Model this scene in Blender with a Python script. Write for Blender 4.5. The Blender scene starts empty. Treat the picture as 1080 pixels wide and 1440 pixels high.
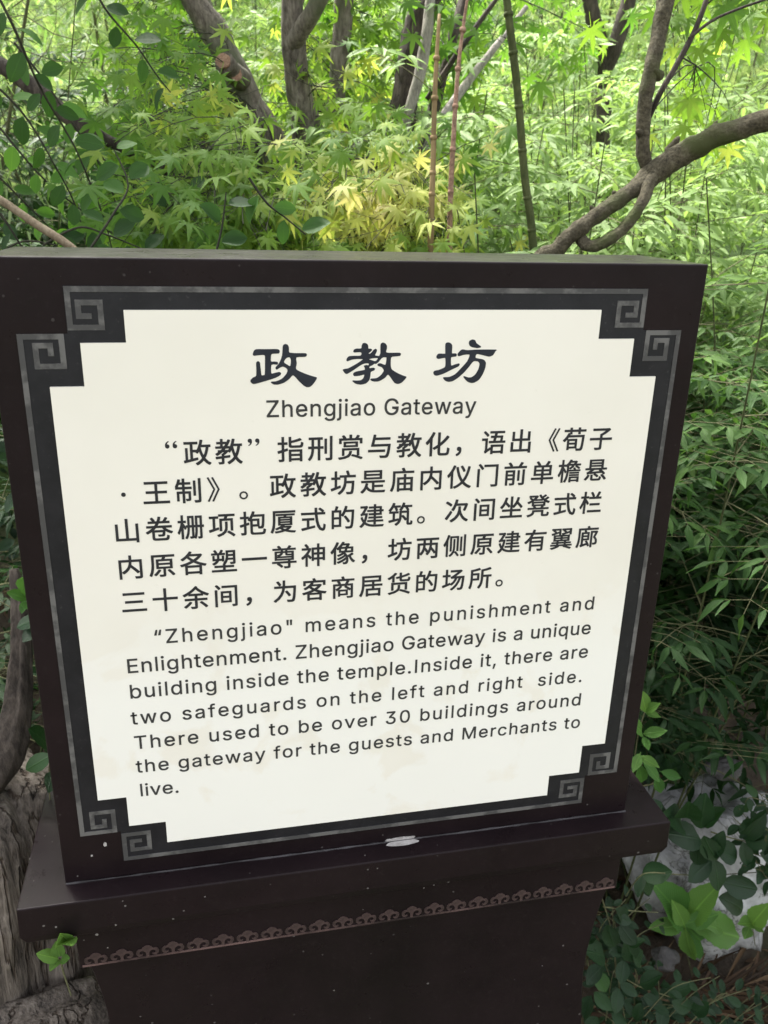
import bpy, bmesh, math, random, json
import numpy as np
from mathutils import Vector, Matrix, noise

SC = bpy.context.scene
COL = SC.collection
rnd = random.Random(11)
nrg = np.random.default_rng(7)

# ------------------------------------------------------------------ camera
S = 0.5            # one panel width in metres
Z0 = 0.93          # height of the lower edge of the cream panel
F = 1172.57        # focal length in photo pixels (1080 x 1440)
RM = np.array([[0.9786387, -0.20414478, 0.02431486],
               [-0.04879149, -0.34551818, -0.93714277],
               [0.19971403, 0.91593782, -0.34809799]])
CAM = np.array([-0.26705741*S, -1.32495597*S, 1.1503972*S + Z0])
cd = bpy.data.cameras.new('camera')
cam = bpy.data.objects.new('camera', cd); COL.objects.link(cam); SC.camera = cam
cd.sensor_fit = 'VERTICAL'; cd.sensor_height = 36; cd.sensor_width = 27
cd.lens = F/1440*36
cd.clip_start = 0.02; cd.clip_end = 600
m3 = Matrix([[RM[0][i], -RM[1][i], -RM[2][i]] for i in range(3)])
cam.matrix_world = Matrix.Translation(CAM) @ m3.to_4x4()
cd.dof.use_dof = True; cd.dof.focus_distance = 0.72; cd.dof.aperture_fstop = 16

# ------------------------------------------------------------------ world, sun, exposure
SUN_EL, SUN_AZ = math.radians(58), math.radians(-28)     # azimuth from +Y towards +X
w = bpy.data.worlds.new('World'); SC.world = w; w.use_nodes = True
nt = w.node_tree
sky = nt.nodes.new('ShaderNodeTexSky'); sky.sky_type = 'NISHITA'; sky.sun_disc = False
sky.sun_elevation = SUN_EL; sky.sun_rotation = SUN_AZ
sky.air_density = 1.0; sky.dust_density = 4.0; sky.ozone_density = 0.6
hs = nt.nodes.new('ShaderNodeHueSaturation'); hs.inputs['Saturation'].default_value = 0.2
nt.links.new(sky.outputs[0], hs.inputs['Color'])
nt.links.new(hs.outputs[0], nt.nodes['Background'].inputs[0])
nt.nodes['Background'].inputs[1].default_value = 0.15
sd = bpy.data.lights.new('sun', 'SUN'); sd.energy = 4.0; sd.angle = math.radians(6); sd.color = (1, .96, .88)
sun = bpy.data.objects.new('sun', sd); COL.objects.link(sun)
sv = Vector((math.sin(SUN_AZ)*math.cos(SUN_EL), math.cos(SUN_AZ)*math.cos(SUN_EL), math.sin(SUN_EL)))
sun.rotation_euler = sv.to_track_quat('Z', 'Y').to_euler(); sun.location = (0, 0, 12)
SC.view_settings.view_transform = 'Standard'; SC.view_settings.look = 'None'
SC.view_settings.exposure = 2.0; SC.view_settings.gamma = 1
SC.cycles.max_bounces = 8; SC.cycles.transmission_bounces = 6; SC.cycles.diffuse_bounces = 5

# ------------------------------------------------------------------ helpers
def ray(u, v):
    return RM.T @ np.array([(u-540)/F, (v-720)/F, 1.0])
def at(u, v, Y):
    """world point seen at photo pixel (u, v) in the vertical plane y = Y"""
    d = ray(u, v); return Vector(CAM + (Y-CAM[1])/d[1]*d)
def topx(P):
    P = np.atleast_2d(P); c = (P-CAM) @ RM.T
    return 540+F*c[:, 0]/c[:, 2], 720+F*c[:, 1]/c[:, 2], c[:, 2]
def dist(P): return (Vector(P)-Vector(CAM)).length

def link(name, me, mat=None, parent=None):
    o = bpy.data.objects.new(name, me); COL.objects.link(o)
    if mat is not None: me.materials.append(mat)
    if parent is not None: o.parent = parent
    return o
def thing(name, label, cat, group=None, loc=(0, 0, 0)):
    o = bpy.data.objects.new(name, None); COL.objects.link(o); o.location = loc
    o.empty_display_size = .05
    o['label'] = label; o['category'] = cat
    if group: o['group'] = group
    return o
def tag(o, label, cat, group=None):
    o['label'] = label; o['category'] = cat
    if group: o['group'] = group
    return o
def smooth(me):
    me.polygons.foreach_set('use_smooth', [True]*len(me.polygons))
def pydata(name, v, f, mat=None, parent=None, sm=False):
    me = bpy.data.meshes.new(name); me.from_pydata([tuple(p) for p in v], [], f); me.update()
    if sm: smooth(me)
    return link(name, me, mat, parent)

# ------------------------------------------------------------------ materials
def nodes(name):
    m = bpy.data.materials.new(name); m.use_nodes = True
    t = m.node_tree; b = t.nodes['Principled BSDF']
    return m, t, b
def N(t, typ, **kw):
    n = t.nodes.new(typ)
    for k, v in kw.items(): setattr(n, k, v)
    return n
def ramp(t, stops, src, interp='LINEAR'):
    r = N(t, 'ShaderNodeValToRGB'); cr = r.color_ramp; cr.interpolation = interp
    while len(cr.elements) < len(stops): cr.elements.new(.5)
    for e, (p, c) in zip(cr.elements, stops):
        e.position = p; e.color = (*c, 1) if len(c) == 3 else c
    t.links.new(src, r.inputs[0]); return r.outputs[0]
def noisetex(t, scale, detail=5, rough=.55, stretch=None, coord='Object', dist=0.0):
    tc = N(t, 'ShaderNodeTexCoord'); n = N(t, 'ShaderNodeTexNoise')
    n.inputs['Scale'].default_value = scale; n.inputs['Detail'].default_value = detail
    n.inputs['Roughness'].default_value = rough; n.inputs['Distortion'].default_value = dist
    if stretch:
        mp = N(t, 'ShaderNodeMapping'); mp.inputs['Scale'].default_value = stretch
        t.links.new(tc.outputs[coord], mp.inputs[0]); t.links.new(mp.outputs[0], n.inputs['Vector'])
    else: t.links.new(tc.outputs[coord], n.inputs['Vector'])
    return n.outputs['Fac']
def mixc(t, fac, a, b, blend='MIX'):
    m = N(t, 'ShaderNodeMix', data_type='RGBA', blend_type=blend)
    if isinstance(fac, (int, float)): m.inputs[0].default_value = fac
    else: t.links.new(fac, m.inputs[0])
    for i, x in ((6, a), (7, b)):
        if isinstance(x, tuple): m.inputs[i].default_value = (*x, 1)
        else: t.links.new(x, m.inputs[i])
    return m.outputs[2]
def bump(t, b, h, strength=.3, distance=.002):
    n = N(t, 'ShaderNodeBump'); n.inputs['Strength'].default_value = strength
    n.inputs['Distance'].default_value = distance
    t.links.new(h, n.inputs['Height']); t.links.new(n.outputs[0], b.inputs['Normal'])
def mathn(t, op, a, b=None, clamp=False):
    n = N(t, 'ShaderNodeMath', operation=op); n.use_clamp = clamp
    for i, x in ((0, a), (1, b)):
        if x is None: continue
        if isinstance(x, (int, float)): n.inputs[i].default_value = x
        else: t.links.new(x, n.inputs[i])
    return n.outputs[0]

def leafmat(name, stops, transl=.4, rough=.45, spec=.4, vein=.35):
    m, t, b = nodes(name)
    a = N(t, 'ShaderNodeAttribute', attribute_name='tone'); oi = N(t, 'ShaderNodeObjectInfo')
    sp = N(t, 'ShaderNodeSeparateColor'); t.links.new(oi.outputs['Color'], sp.inputs[0])
    fac = mathn(t, 'ADD', a.outputs['Fac'], sp.outputs[0])
    c = ramp(t, stops, fac)
    uv = N(t, 'ShaderNodeUVMap'); sx = N(t, 'ShaderNodeSeparateXYZ'); t.links.new(uv.outputs[0], sx.inputs[0])
    d = mathn(t, 'ABSOLUTE', mathn(t, 'SUBTRACT', sx.outputs[1], .5))
    mid = mathn(t, 'SUBTRACT', 1.0, mathn(t, 'MULTIPLY', d, 22), clamp=True)
    # side veins: slanted fine lines
    s = mathn(t, 'SINE', mathn(t, 'MULTIPLY', mathn(t, 'SUBTRACT', sx.outputs[0], mathn(t, 'MULTIPLY', d, .8)), 75))
    s = mathn(t, 'MULTIPLY', mathn(t, 'POWER', mathn(t, 'ABSOLUTE', s), 8.0), .35)
    v = mathn(t, 'MULTIPLY', mathn(t, 'MAXIMUM', mid, s), vein)
    nz = noisetex(t, 55, 3)
    c2 = mixc(t, mathn(t, 'MULTIPLY', nz, .35), c, mixc(t, 1.0, c, (.55, .6, .45), 'MULTIPLY'))
    light = mixc(t, 1.0, c2, (1.7, 1.6, 1.5), 'MULTIPLY')
    c3 = mixc(t, v, c2, light)
    bl = ramp(t, [(.66, (0, 0, 0)), (.72, (1, 1, 1))], noisetex(t, 70, 4, .6))
    c3 = mixc(t, mathn(t, 'MULTIPLY', bl, .5), c3, (.13, .09, .03))
    t.links.new(c3, b.inputs['Base Color'])
    b.inputs['Roughness'].default_value = rough; b.inputs['Specular IOR Level'].default_value = spec
    bump(t, b, mathn(t, 'ADD', v, mathn(t, 'MULTIPLY', nz, .4)), .7, .0012)
    tr = N(t, 'ShaderNodeBsdfTranslucent')
    t.links.new(mixc(t, 1.0, c3, (1.3, 1.32, .85), 'MULTIPLY'), tr.inputs[0])
    mx = N(t, 'ShaderNodeMixShader'); mx.inputs[0].default_value = transl
    t.links.new(b.outputs[0], mx.inputs[1]); t.links.new(tr.outputs[0], mx.inputs[2])
    t.links.new(mx.outputs[0], t.nodes['Material Output'].inputs[0])
    return m

def barkmat(name, c1, c2, c3, scale=60, stretch=(1, 1, .25), bstr=.8, moss=None, cracks=0):
    m, t, b = nodes(name)
    n1 = noisetex(t, scale, 8, .65, stretch); n2 = noisetex(t, scale*.18, 3)
    c = ramp(t, [(.34, c1), (.5, c2), (.66, c3)], n1)
    fine = noisetex(t, scale*4, 6, .7, stretch)
    c = mixc(t, .45, c, ramp(t, [(.3, c1), (.7, c3)], fine))
    if cracks:
        cr = ramp(t, [(.455, (1, 1, 1)), (.485, (0, 0, 0)), (.515, (1, 1, 1))], noisetex(t, cracks, 4, .5, (1, 1, .07), 'Object', .3))
        c = mixc(t, 1.0, c, mixc(t, cr, (.38, .32, .28), (1, 1, 1)), 'MULTIPLY')
        n1 = mathn(t, 'ADD', n1, mathn(t, 'MULTIPLY', cr, .8))
    if moss:
        c = mixc(t, ramp(t, [(.5, (0, 0, 0)), (.62, (1, 1, 1))], n2), c, moss)
    t.links.new(c, b.inputs['Base Color']); b.inputs['Roughness'].default_value = .85
    b.inputs['Specular IOR Level'].default_value = .25
    bump(t, b, mathn(t, 'ADD', n1, mathn(t, 'MULTIPLY', fine, .5)), bstr, .005)
    return m

M = {}
M['maple'] = leafmat('maple_leaf', [(0, (.045, .12, .018)), (.35, (.10, .22, .03)), (.6, (.21, .34, .045)), (.8, (.50, .53, .13)), (1, (.74, .66, .32))], .5, .5, .3, .3)
M['nandina'] = leafmat('nandina_leaf', [(0, (.014, .042, .012)), (.4, (.042, .105, .022)), (.75, (.13, .225, .06)), (1, (.25, .37, .13))], .4, .5, .25)
M['oval'] = leafmat('oval_leaf', [(0, (.018, .05, .014)), (.4, (.04, .10, .022)), (.75, (.10, .24, .035)), (1, (.22, .40, .05))], .35, .55, .22)
M['glossy'] = leafmat('glossy_leaf', [(0, (.008, .026, .010)), (.5, (.018, .052, .018)), (1, (.05, .125, .03))], .18, .34, .35, .6)
M['fresh'] = leafmat('fresh_leaf', [(0, (.045, .13, .028)), (.5, (.075, .19, .04)), (1, (.14, .27, .06))], .3, .40, .3, .9)
M['bamboo'] = leafmat('bamboo_leaf', [(0, (.07, .16, .045)), (.4, (.18, .31, .10)), (.7, (.40, .50, .24)), (1, (.60, .67, .42))], .5, .5, .3, .2)
M['dry'] = leafmat('dry_leaf', [(0, (.02, .012, .007)), (.6, (.06, .035, .02)), (.9, (.13, .085, .05)), (1, (.24, .18, .11))], .15, .7, .2)
M['bark'] = barkmat('maple_bark', (.03, .024, .02), (.13, .11, .09), (.28, .25, .21), 45, (1, 1, .3), .7, (.09, .10, .06))
M['bark_dark'] = barkmat('dark_bark', (.015, .012, .01), (.045, .036, .03), (.11, .09, .075), 50, (1, 1, .3), .8)
M['bark_olive'] = barkmat('olive_bark', (.022, .018, .012), (.075, .064, .04), (.17, .15, .10), 90, (1, 1, 1), .9, (.07, .08, .03))
M['bark_pale'] = barkmat('pale_bark', (.1, .09, .08), (.26, .24, .21), (.4, .37, .33), 70, (1, 1, .3), .5)
M['twig'] = barkmat('green_twig', (.05, .055, .025), (.10, .10, .05), (.14, .14, .07), 90, None, .2)
M['twig_dark'] = barkmat('dark_twig', (.012, .012, .01), (.03, .03, .02), (.05, .05, .03), 90, None, .2)
M['cane'] = barkmat('bamboo_cane', (.12, .08, .04), (.25, .17, .085), (.34, .25, .13), 30, (1, 1, .15), .15)
M['green_stem'] = barkmat('green_stem', (.03, .04, .014), (.06, .075, .026), (.10, .11, .045), 60, (1, 1, .4), .3)
M['stick'] = barkmat('tan_stick', (.07, .05, .03), (.15, .115, .075), (.22, .18, .12), 60, (1, 1, .4), .5)
M['cut'] = barkmat('cut_wood', (.12, .07, .05), (.3, .17, .12), (.42, .28, .2), 90, None, .5)
M['weathered'] = barkmat('weathered_wood', (.012, .010, .009), (.16, .132, .11), (.32, .275, .235), 55, (1, 1, .07), 1.0, None, 38)

def paint_mat():
    m, t, b = nodes('dark_brown_paint')
    n1 = noisetex(t, 9, 6, .6)
    c = ramp(t, [(.3, (.0085, .0056, .0066)), (.7, (.0145, .0092, .0108))], n1)
    # fine spatter of dust and lime specks
    tc = N(t, 'ShaderNodeTexCoord'); vo = N(t, 'ShaderNodeTexVoronoi'); vo.inputs['Scale'].default_value = 95
    t.links.new(tc.outputs['Object'], vo.inputs['Vector'])
    sc = N(t, 'ShaderNodeSeparateColor'); t.links.new(vo.outputs['Color'], sc.inputs[0])
    rad = mathn(t, 'MULTIPLY', mathn(t, 'SUBTRACT', sc.outputs[0], .40), .26, clamp=True)
    n3 = noisetex(t, 600, 4, .7)
    spot = mathn(t, 'LESS_THAN', mathn(t, 'ADD', vo.outputs['Distance'], mathn(t, 'MULTIPLY', n3, .09)), mathn(t, 'ADD', rad, .03))
    gate = mathn(t, 'MULTIPLY', spot, ramp(t, [(.40, (0, 0, 0)), (.58, (1, 1, 1))], noisetex(t, 5, 3)))
    gate = mathn(t, 'MULTIPLY', gate, sc.outputs[1])
    sz_ = N(t, 'ShaderNodeSeparateXYZ'); t.links.new(tc.outputs['Object'], sz_.inputs[0])
    gate = mathn(t, 'MULTIPLY', gate, mathn(t, 'ADD', .12, mathn(t, 'MULTIPLY', mathn(t, 'SUBTRACT', Z0, sz_.outputs[2]), 14, clamp=True), clamp=True))
    c = mixc(t, mathn(t, 'MULTIPLY', gate, .9), c, (.3, .28, .27))
    dust = ramp(t, [(.55, (0, 0, 0)), (.8, (1, 1, 1))], noisetex(t, 140, 8, .75))
    c = mixc(t, mathn(t, 'MULTIPLY', dust, .05), c, (.2, .18, .17))
    top = mathn(t, 'MULTIPLY', mathn(t, 'SUBTRACT', sz_.outputs[2], Z0+1.0640*S), 5000, clamp=True)  # board top greyed in the paint colour to stand for reflected sky
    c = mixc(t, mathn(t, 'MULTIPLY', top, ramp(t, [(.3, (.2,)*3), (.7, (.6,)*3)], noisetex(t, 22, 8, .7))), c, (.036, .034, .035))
    t.links.new(c, b.inputs['Base Color'])
    t.links.new(ramp(t, [(.3, (.24,)*3), (.7, (.42,)*3)], noisetex(t, 30, 6, .7)), b.inputs['Roughness'])
    b.inputs['Specular IOR Level'].default_value = .13
    bump(t, b, noisetex(t, 400, 3), .06, .0006)
    return m
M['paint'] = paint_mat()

def flat_mat(name, ca, cb, rough, scale=40, spec=.5, metal=0, lo=.4, hi=.6, fine=None):
    m, t, b = nodes(name)
    c = ramp(t, [(lo, ca), (hi, cb)], noisetex(t, scale, 7, .65))
    if fine:
        c = mixc(t, mathn(t, 'MULTIPLY', ramp(t, [(.6, (0, 0, 0)), (.7, (1, 1, 1))], noisetex(t, 220, 8, .75)), .35), c, fine)
    t.links.new(c, b.inputs['Base Color'])
    b.inputs['Roughness'].default_value = rough; b.inputs['Specular IOR Level'].default_value = spec
    b.inputs['Metallic'].default_value = metal
    return m
M['film'] = flat_mat('slate_film', (.010, .0103, .0135), (.0155, .0155, .0195), .42, 30, .25, 0, .4, .6, (.11, .11, .115))
M['fret'] = flat_mat('grey_fret', (.06, .059, .06), (.125, .122, .12), .5, 28, .3, 0, .47, .56, (.2, .2, .19))
M['cloud'] = flat_mat('brown_grey_print', (.026, .018, .018), (.135, .085, .08), .55, 9, .2, 0, .42, .6)
M['ink'] = flat_mat('dark_grey_ink', (.022, .023, .026), (.032, .032, .036), .5, 60, .2)
M['ink_latin'] = flat_mat('grey_ink', (.035, .035, .036), (.05, .05, .05), .5, 60, .2)
M['ink_title'] = flat_mat('slate_ink', (.019, .022, .031), (.026, .030, .041), .45, 60, .2)
M['smear'] = flat_mat('dried_plaster', (.30, .28, .27), (.45, .43, .42), .8, 120)
M['sealant'] = flat_mat('grey_sealant', (.015, .013, .014), (.07, .065, .07), .5, 25, .3, 0, .4, .65)
def cream_mat():
    m, t, b = nodes('cream_acrylic')
    base = ramp(t, [(.35, (.80, .77, .695)), (.7, (.845, .815, .745))], noisetex(t, 6, 4))
    tc = N(t, 'ShaderNodeTexCoord'); sx = N(t, 'ShaderNodeSeparateXYZ'); t.links.new(tc.outputs['Object'], sx.inputs[0])
    # chalky bleached blotches low on the panel
    low = mathn(t, 'MULTIPLY', mathn(t, 'SUBTRACT', Z0+.27, sx.outputs[2]), 9.0, clamp=True)
    n = noisetex(t, 16, 5, .55, None, 'Object', .4)
    e = ramp(t, [(.50, (0, 0, 0)), (.56, (1, 1, 1))], mathn(t, 'ADD', n, mathn(t, 'MULTIPLY', low, .12)))
    c = mixc(t, mathn(t, 'MULTIPLY', mathn(t, 'MULTIPLY', e, low), .6), base, (.87, .87, .84))
    n2 = ramp(t, [(.66, (0, 0, 0)), (.72, (1, 1, 1))], noisetex(t, 90, 6, .7))
    c = mixc(t, mathn(t, 'MULTIPLY', n2, .10), c, (.5, .47, .38))
    t.links.new(c, b.inputs['Base Color'])
    b.inputs['Roughness'].default_value = .28; b.inputs['Specular IOR Level'].default_value = .45
    bump(t, b, noisetex(t, 7, 3), .05, .002)
    return m
M['cream'] = cream_mat()
def rock_mat(name, a, b_, c_, scale=9):
    m, t, b = nodes(name)
    n = noisetex(t, scale, 10, .68, None, 'Object', .8)
    c = ramp(t, [(.3, a), (.5, b_), (.68, c_)], n)
    v = ramp(t, [(.485, (0, 0, 0)), (.5, (1, 1, 1)), (.515, (0, 0, 0))], noisetex(t, scale*.7, 6, .6, None, 'Object', 1.5))
    c = mixc(t, mathn(t, 'MULTIPLY', v, .8), c, (.04, .036, .03))
    c = mixc(t, ramp(t, [(.6, (0, 0, 0)), (.7, (.6, .6, .6))], noisetex(t, scale*.6, 5)), c, (.07, .08, .04))
    t.links.new(c, b.inputs['Base Color'])
    t.links.new(ramp(t, [(.4, (.35,)*3), (.6, (.8,)*3)], noisetex(t, scale*2, 5)), b.inputs['Roughness'])
    bump(t, b, noisetex(t, scale*5, 10, .7), .8, .006)
    return m
M['rock'] = rock_mat('pale_grey_rock', (.13, .13, .13), (.36, .36, .365), (.62, .62, .63))
M['rock_dark'] = rock_mat('dark_rock', (.03, .03, .03), (.07, .065, .065), (.14, .13, .13), 14)
def soil_mat():
    m, t, b = nodes('garden_soil')
    c = ramp(t, [(.3, (.025, .018, .012)), (.55, (.07, .05, .032)), (.75, (.14, .10, .065))], noisetex(t, 14, 10, .7))
    tc = N(t, 'ShaderNodeTexCoord'); sx = N(t, 'ShaderNodeSeparateXYZ'); t.links.new(tc.outputs['Object'], sx.inputs[0])
    far = mathn(t, 'MULTIPLY', mathn(t, 'SUBTRACT', sx.outputs[1], 1.1), .7, clamp=True)
    moss = ramp(t, [(.5, (0, 0, 0)), (.62, (1, 1, 1))], mathn(t, 'ADD', noisetex(t, 1.3, 5), mathn(t, 'MULTIPLY', far, .3)))
    c = mixc(t, moss, c, mixc(t, noisetex(t, 5, 8), (.03, .06, .015), (.12, .2, .045)))
    t.links.new(c, b.inputs['Base Color']); b.inputs['Roughness'].default_value = .95
    bump(t, b, noisetex(t, 40, 10, .7), 1.0, .02)
    return m
M['soil'] = soil_mat()

# ------------------------------------------------------------------ ground: garden bank rising behind the sign
def ss(a, b, x):
    x = min(1, max(0, (x-a)/(b-a))); return x*x*(3-2*x)
def ground_z(x, y):
    z = .10*ss(.04, .3, y) + .52*max(0, min(y, 2.0)-.12) + .13*max(0, min(y, 9)-2.0) + 6*ss(8.5, 17, y)
    z += .05*ss(.1, .6, y)*noise.noise(Vector((x*1.3, y*1.3, 0))) + .4*ss(3, 14, y)*noise.noise(Vector((x*.15, y*.15, 3)))
    return z
def make_ground():
    def axis(neg, pos, fine):
        a = [0.0]; s = fine
        while a[-1] < pos: a.append(a[-1]+s); s *= 1.09
        b = [0.0]; s = fine
        while b[-1] > neg: b.append(b[-1]-s); s *= 1.09
        return sorted(set(b+a))
    xs = axis(-300, 300, .05); ys = axis(-300, 300, .05)
    v = [(x, y, ground_z(x, y)) for y in ys for x in xs]
    n = len(xs)
    f = [(j*n+i, j*n+i+1, (j+1)*n+i+1, (j+1)*n+i) for j in range(len(ys)-1) for i in range(n-1)]
    o = pydata('ground', v, f, M['soil'], None, True); o['kind'] = 'structure'
make_ground()

# ------------------------------------------------------------------ the sign
SIGN = thing('information_sign', 'dark brown framed notice board with cream text panel on a moulded pedestal', 'sign')
def P(x, z, y=0.0): return (x*S, y, Z0+z*S)

def box(name, x0, x1, y0, y1, z0, z1, mat, parent, bev=.0012, seg=2):
    bm = bmesh.new(); bmesh.ops.create_cube(bm, size=1)
    for v in bm.verts:
        v.co = Vector(((x0+x1)/2+v.co.x*(x1-x0), (y0+y1)/2+v.co.y*(y1-y0), (z0+z1)/2+v.co.z*(z1-z0)))
    if bev: bmesh.ops.bevel(bm, geom=bm.edges[:], offset=bev, segments=seg, affect='EDGES', profile=.5)
    me = bpy.data.meshes.new(name); bm.to_mesh(me); bm.free()
    return link(name, me, mat, parent)
BT = .245*S
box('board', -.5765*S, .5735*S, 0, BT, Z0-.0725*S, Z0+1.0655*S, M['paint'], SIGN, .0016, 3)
# plinth: one lofted profile per part (rectangle rings)
def loft(name, rings, mat, parent, cap=True, sm=False):
    v = []; f = []
    for (r, z) in rings:          # r: half width and front set-back together
        hx = r*S; yf = -.05*S+(.655*S-hx)*.28; yb = .30*S-(.655*S-hx)*.28
        if isinstance(z, tuple): z = z[0]
        v += [(-hx, yf, Z0+z*S), (hx, yf, Z0+z*S), (hx, yb, Z0+z*S), (-hx, yb, Z0+z*S)]
    for i in range(len(rings)-1):
        for k in range(4):
            a = i*4+k; b = i*4+(k+1) % 4
            f.append((a, a+4, b+4, b))
    f.append((0, 1, 2, 3)); n = (len(rings)-1)*4; f.append((n+3, n+2, n+1, n))
    o = pydata(name, v, f, mat, parent)
    bm = bmesh.new(); bm.from_mesh(o.data); bmesh.ops.recalc_face_normals(bm, faces=bm.faces[:])
    ed = [e for e in bm.edges if len(e.link_faces) == 2 and e.calc_face_angle(0) > math.radians(40)]
    bmesh.ops.bevel(bm, geom=ed, offset=.0016, segments=3, affect='EDGES', profile=.5)
    bm.to_mesh(o.data); bm.free(); return o
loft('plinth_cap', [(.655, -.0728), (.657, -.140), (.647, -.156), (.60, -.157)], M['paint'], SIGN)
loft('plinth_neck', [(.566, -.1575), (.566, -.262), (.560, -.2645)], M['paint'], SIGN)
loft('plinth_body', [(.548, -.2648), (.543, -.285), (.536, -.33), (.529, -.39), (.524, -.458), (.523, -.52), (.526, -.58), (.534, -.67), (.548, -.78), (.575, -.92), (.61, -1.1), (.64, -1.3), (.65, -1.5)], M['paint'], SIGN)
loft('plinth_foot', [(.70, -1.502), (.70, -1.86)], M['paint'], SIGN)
# bead of sealant where the board stands on the cap
def tube_mesh(pts, rad, sides=8, rough=0, seed=0, cap=True, rfreq=25, ridge=0):
    """tube along points, smooth-ish; returns verts, faces"""
    pts = [Vector(p) for p in pts]; v = []; f = []
    up = Vector((0.31, .2, .93)); n = len(pts)
    prev = None
    for i, p in enumerate(pts):
        d = (pts[min(i+1, n-1)]-pts[max(i-1, 0)])
        if d.length < 1e-9: d = Vector((0, 0, 1))
        d.normalize()
        a = (prev if prev is not None else up); a = a-d*a.dot(d)
        if a.length < 1e-4: a = d.orthogonal()
        a.normalize(); prev = a; b = d.cross(a)
        for k in range(sides):
            t = 2*math.pi*k/sides; r = rad[i]
            c = p+(a*math.cos(t)+b*math.sin(t))*r
            if rough: r *= 1+rough*(noise.noise(c*rfreq+Vector((seed, 0, 0)))+.5*noise.noise(c*rfreq*2.7))
            if ridge: r *= 1+ridge*(noise.noise(Vector((math.cos(t)*2.6, math.sin(t)*2.6, i*.03+seed)))-.55*abs(noise.noise(Vector((math.cos(t)*9, math.sin(t)*9, i*.035+seed)))))
            v.append(p+(a*math.cos(t)+b*math.sin(t))*r)
    for i in range(n-1):
        for k in range(sides):
            a = i*sides+k; b = i*sides+(k+1) % sides
            f.append((a, b, b+sides, a+sides))
    if cap:
        f.append(tuple(reversed(range(sides)))); f.append(tuple((n-1)*sides+k for k in range(sides)))
    return v, f
def curve_pts(cp, n):
    """Catmull-Rom through control points (tuples of any length)"""
    cp = [np.array(c, float) for c in cp]; out = []
    for i in range(len(cp)-1):
        p0 = cp[max(i-1, 0)]; p1 = cp[i]; p2 = cp[i+1]; p3 = cp[min(i+2, len(cp)-1)]
        for j in range(n):
            t = j/n
            out.append(.5*((2*p1)+(-p0+p2)*t+(2*p0-5*p1+4*p2-p3)*t*t+(-p0+3*p1-3*p2+p3)*t**3))
    out.append(cp[-1]); return out
sb = [(-.575*S+i*(1.148*S)/60, -.0008+rnd.uniform(-.0002, .0002), Z0-.0722*S) for i in range(61)]
v, f = tube_mesh(sb, [.0011+rnd.uniform(-.0004, .0004) for _ in sb], 6)
pydata('sealant_bead', v, f, M['sealant'], SIGN, True)

# flat printed shapes -> thin raised sheets
def fill2d(name, loops, y, mat, parent, ext=.00012):
    """loops: list of closed polygons in (x, z) metres; holes handled by the curve fill"""
    cu = bpy.data.curves.new(name, 'CURVE'); cu.dimensions = '2D'; cu.fill_mode = 'BOTH'; cu.extrude = ext
    for lp in loops:
        sp = cu.splines.new('POLY'); sp.points.add(len(lp)-1); sp.use_cyclic_u = True
        for i, (a, b) in enumerate(lp): sp.points[i].co = (a, b, 0, 1)
    o = bpy.data.objects.new(name, cu); COL.objects.link(o)
    dg = bpy.context.evaluated_depsgraph_get(); dg.update()
    me = bpy.data.meshes.new_from_object(o.evaluated_get(dg))
    bpy.data.objects.remove(o); bpy.data.curves.remove(cu)
    me.transform(Matrix(((1, 0, 0, 0), (0, 0, -1, y), (0, 1, 0, 0), (0, 0, 0, 1))))
    me.name = name
    return link(name, me, mat, parent) if name != '_' else me

H = .9905; a1, a2, b1, b2 = .0499, .1159, .0483, .1138
def stepped(out, H0=0.0, g=0.0):
    q = []
    L = -.5-g; Rr = .5+g; B = -g; T = H+g
    q += [(L+a2, B), (Rr-a2, B), (Rr-a2, B+b1), (Rr-a1, B+b1), (Rr-a1, B+b2), (Rr, B+b2)]
    q += [(Rr, T-b2), (Rr-a1, T-b2), (Rr-a1, T-b1), (Rr-a2, T-b1), (Rr-a2, T)]
    q += [(L+a2, T), (L+a2, T-b1), (L+a1, T-b1), (L+a1, T-b2), (L, T-b2)]
    q += [(L, B+b2), (L+a1, B+b2), (L+a1, B+b1), (L+a2, B+b1)]
    return [(x*S, Z0+z*S) for x, z in q]
# slate film reaches out to the grey fret line, with its corners cut the same way
g = .0385
fx0, fx1 = -.5-g, .5+g; fz0, fz1 = -.0345, H+.0345
fl = [(fx0, fz0+.0695), (fx0+.0715, fz0+.0695), (fx0+.0715, fz0), (fx1-.0715, fz0), (fx1-.0715, fz0+.0695), (fx1, fz0+.0695),
      (fx1, fz1-.0695), (fx1-.0715, fz1-.0695), (fx1-.0715, fz1), (fx0+.0715, fz1), (fx0+.0715, fz1-.0695), (fx0, fz1-.0695)]
fill2d('slate_film', [[(x*S, Z0+z*S) for x, z in fl]], -.0004, M['film'], SIGN, .0003)
fill2d('cream_panel', [stepped(0)], -.0016, M['cream'], SIGN, .0012)
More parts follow.
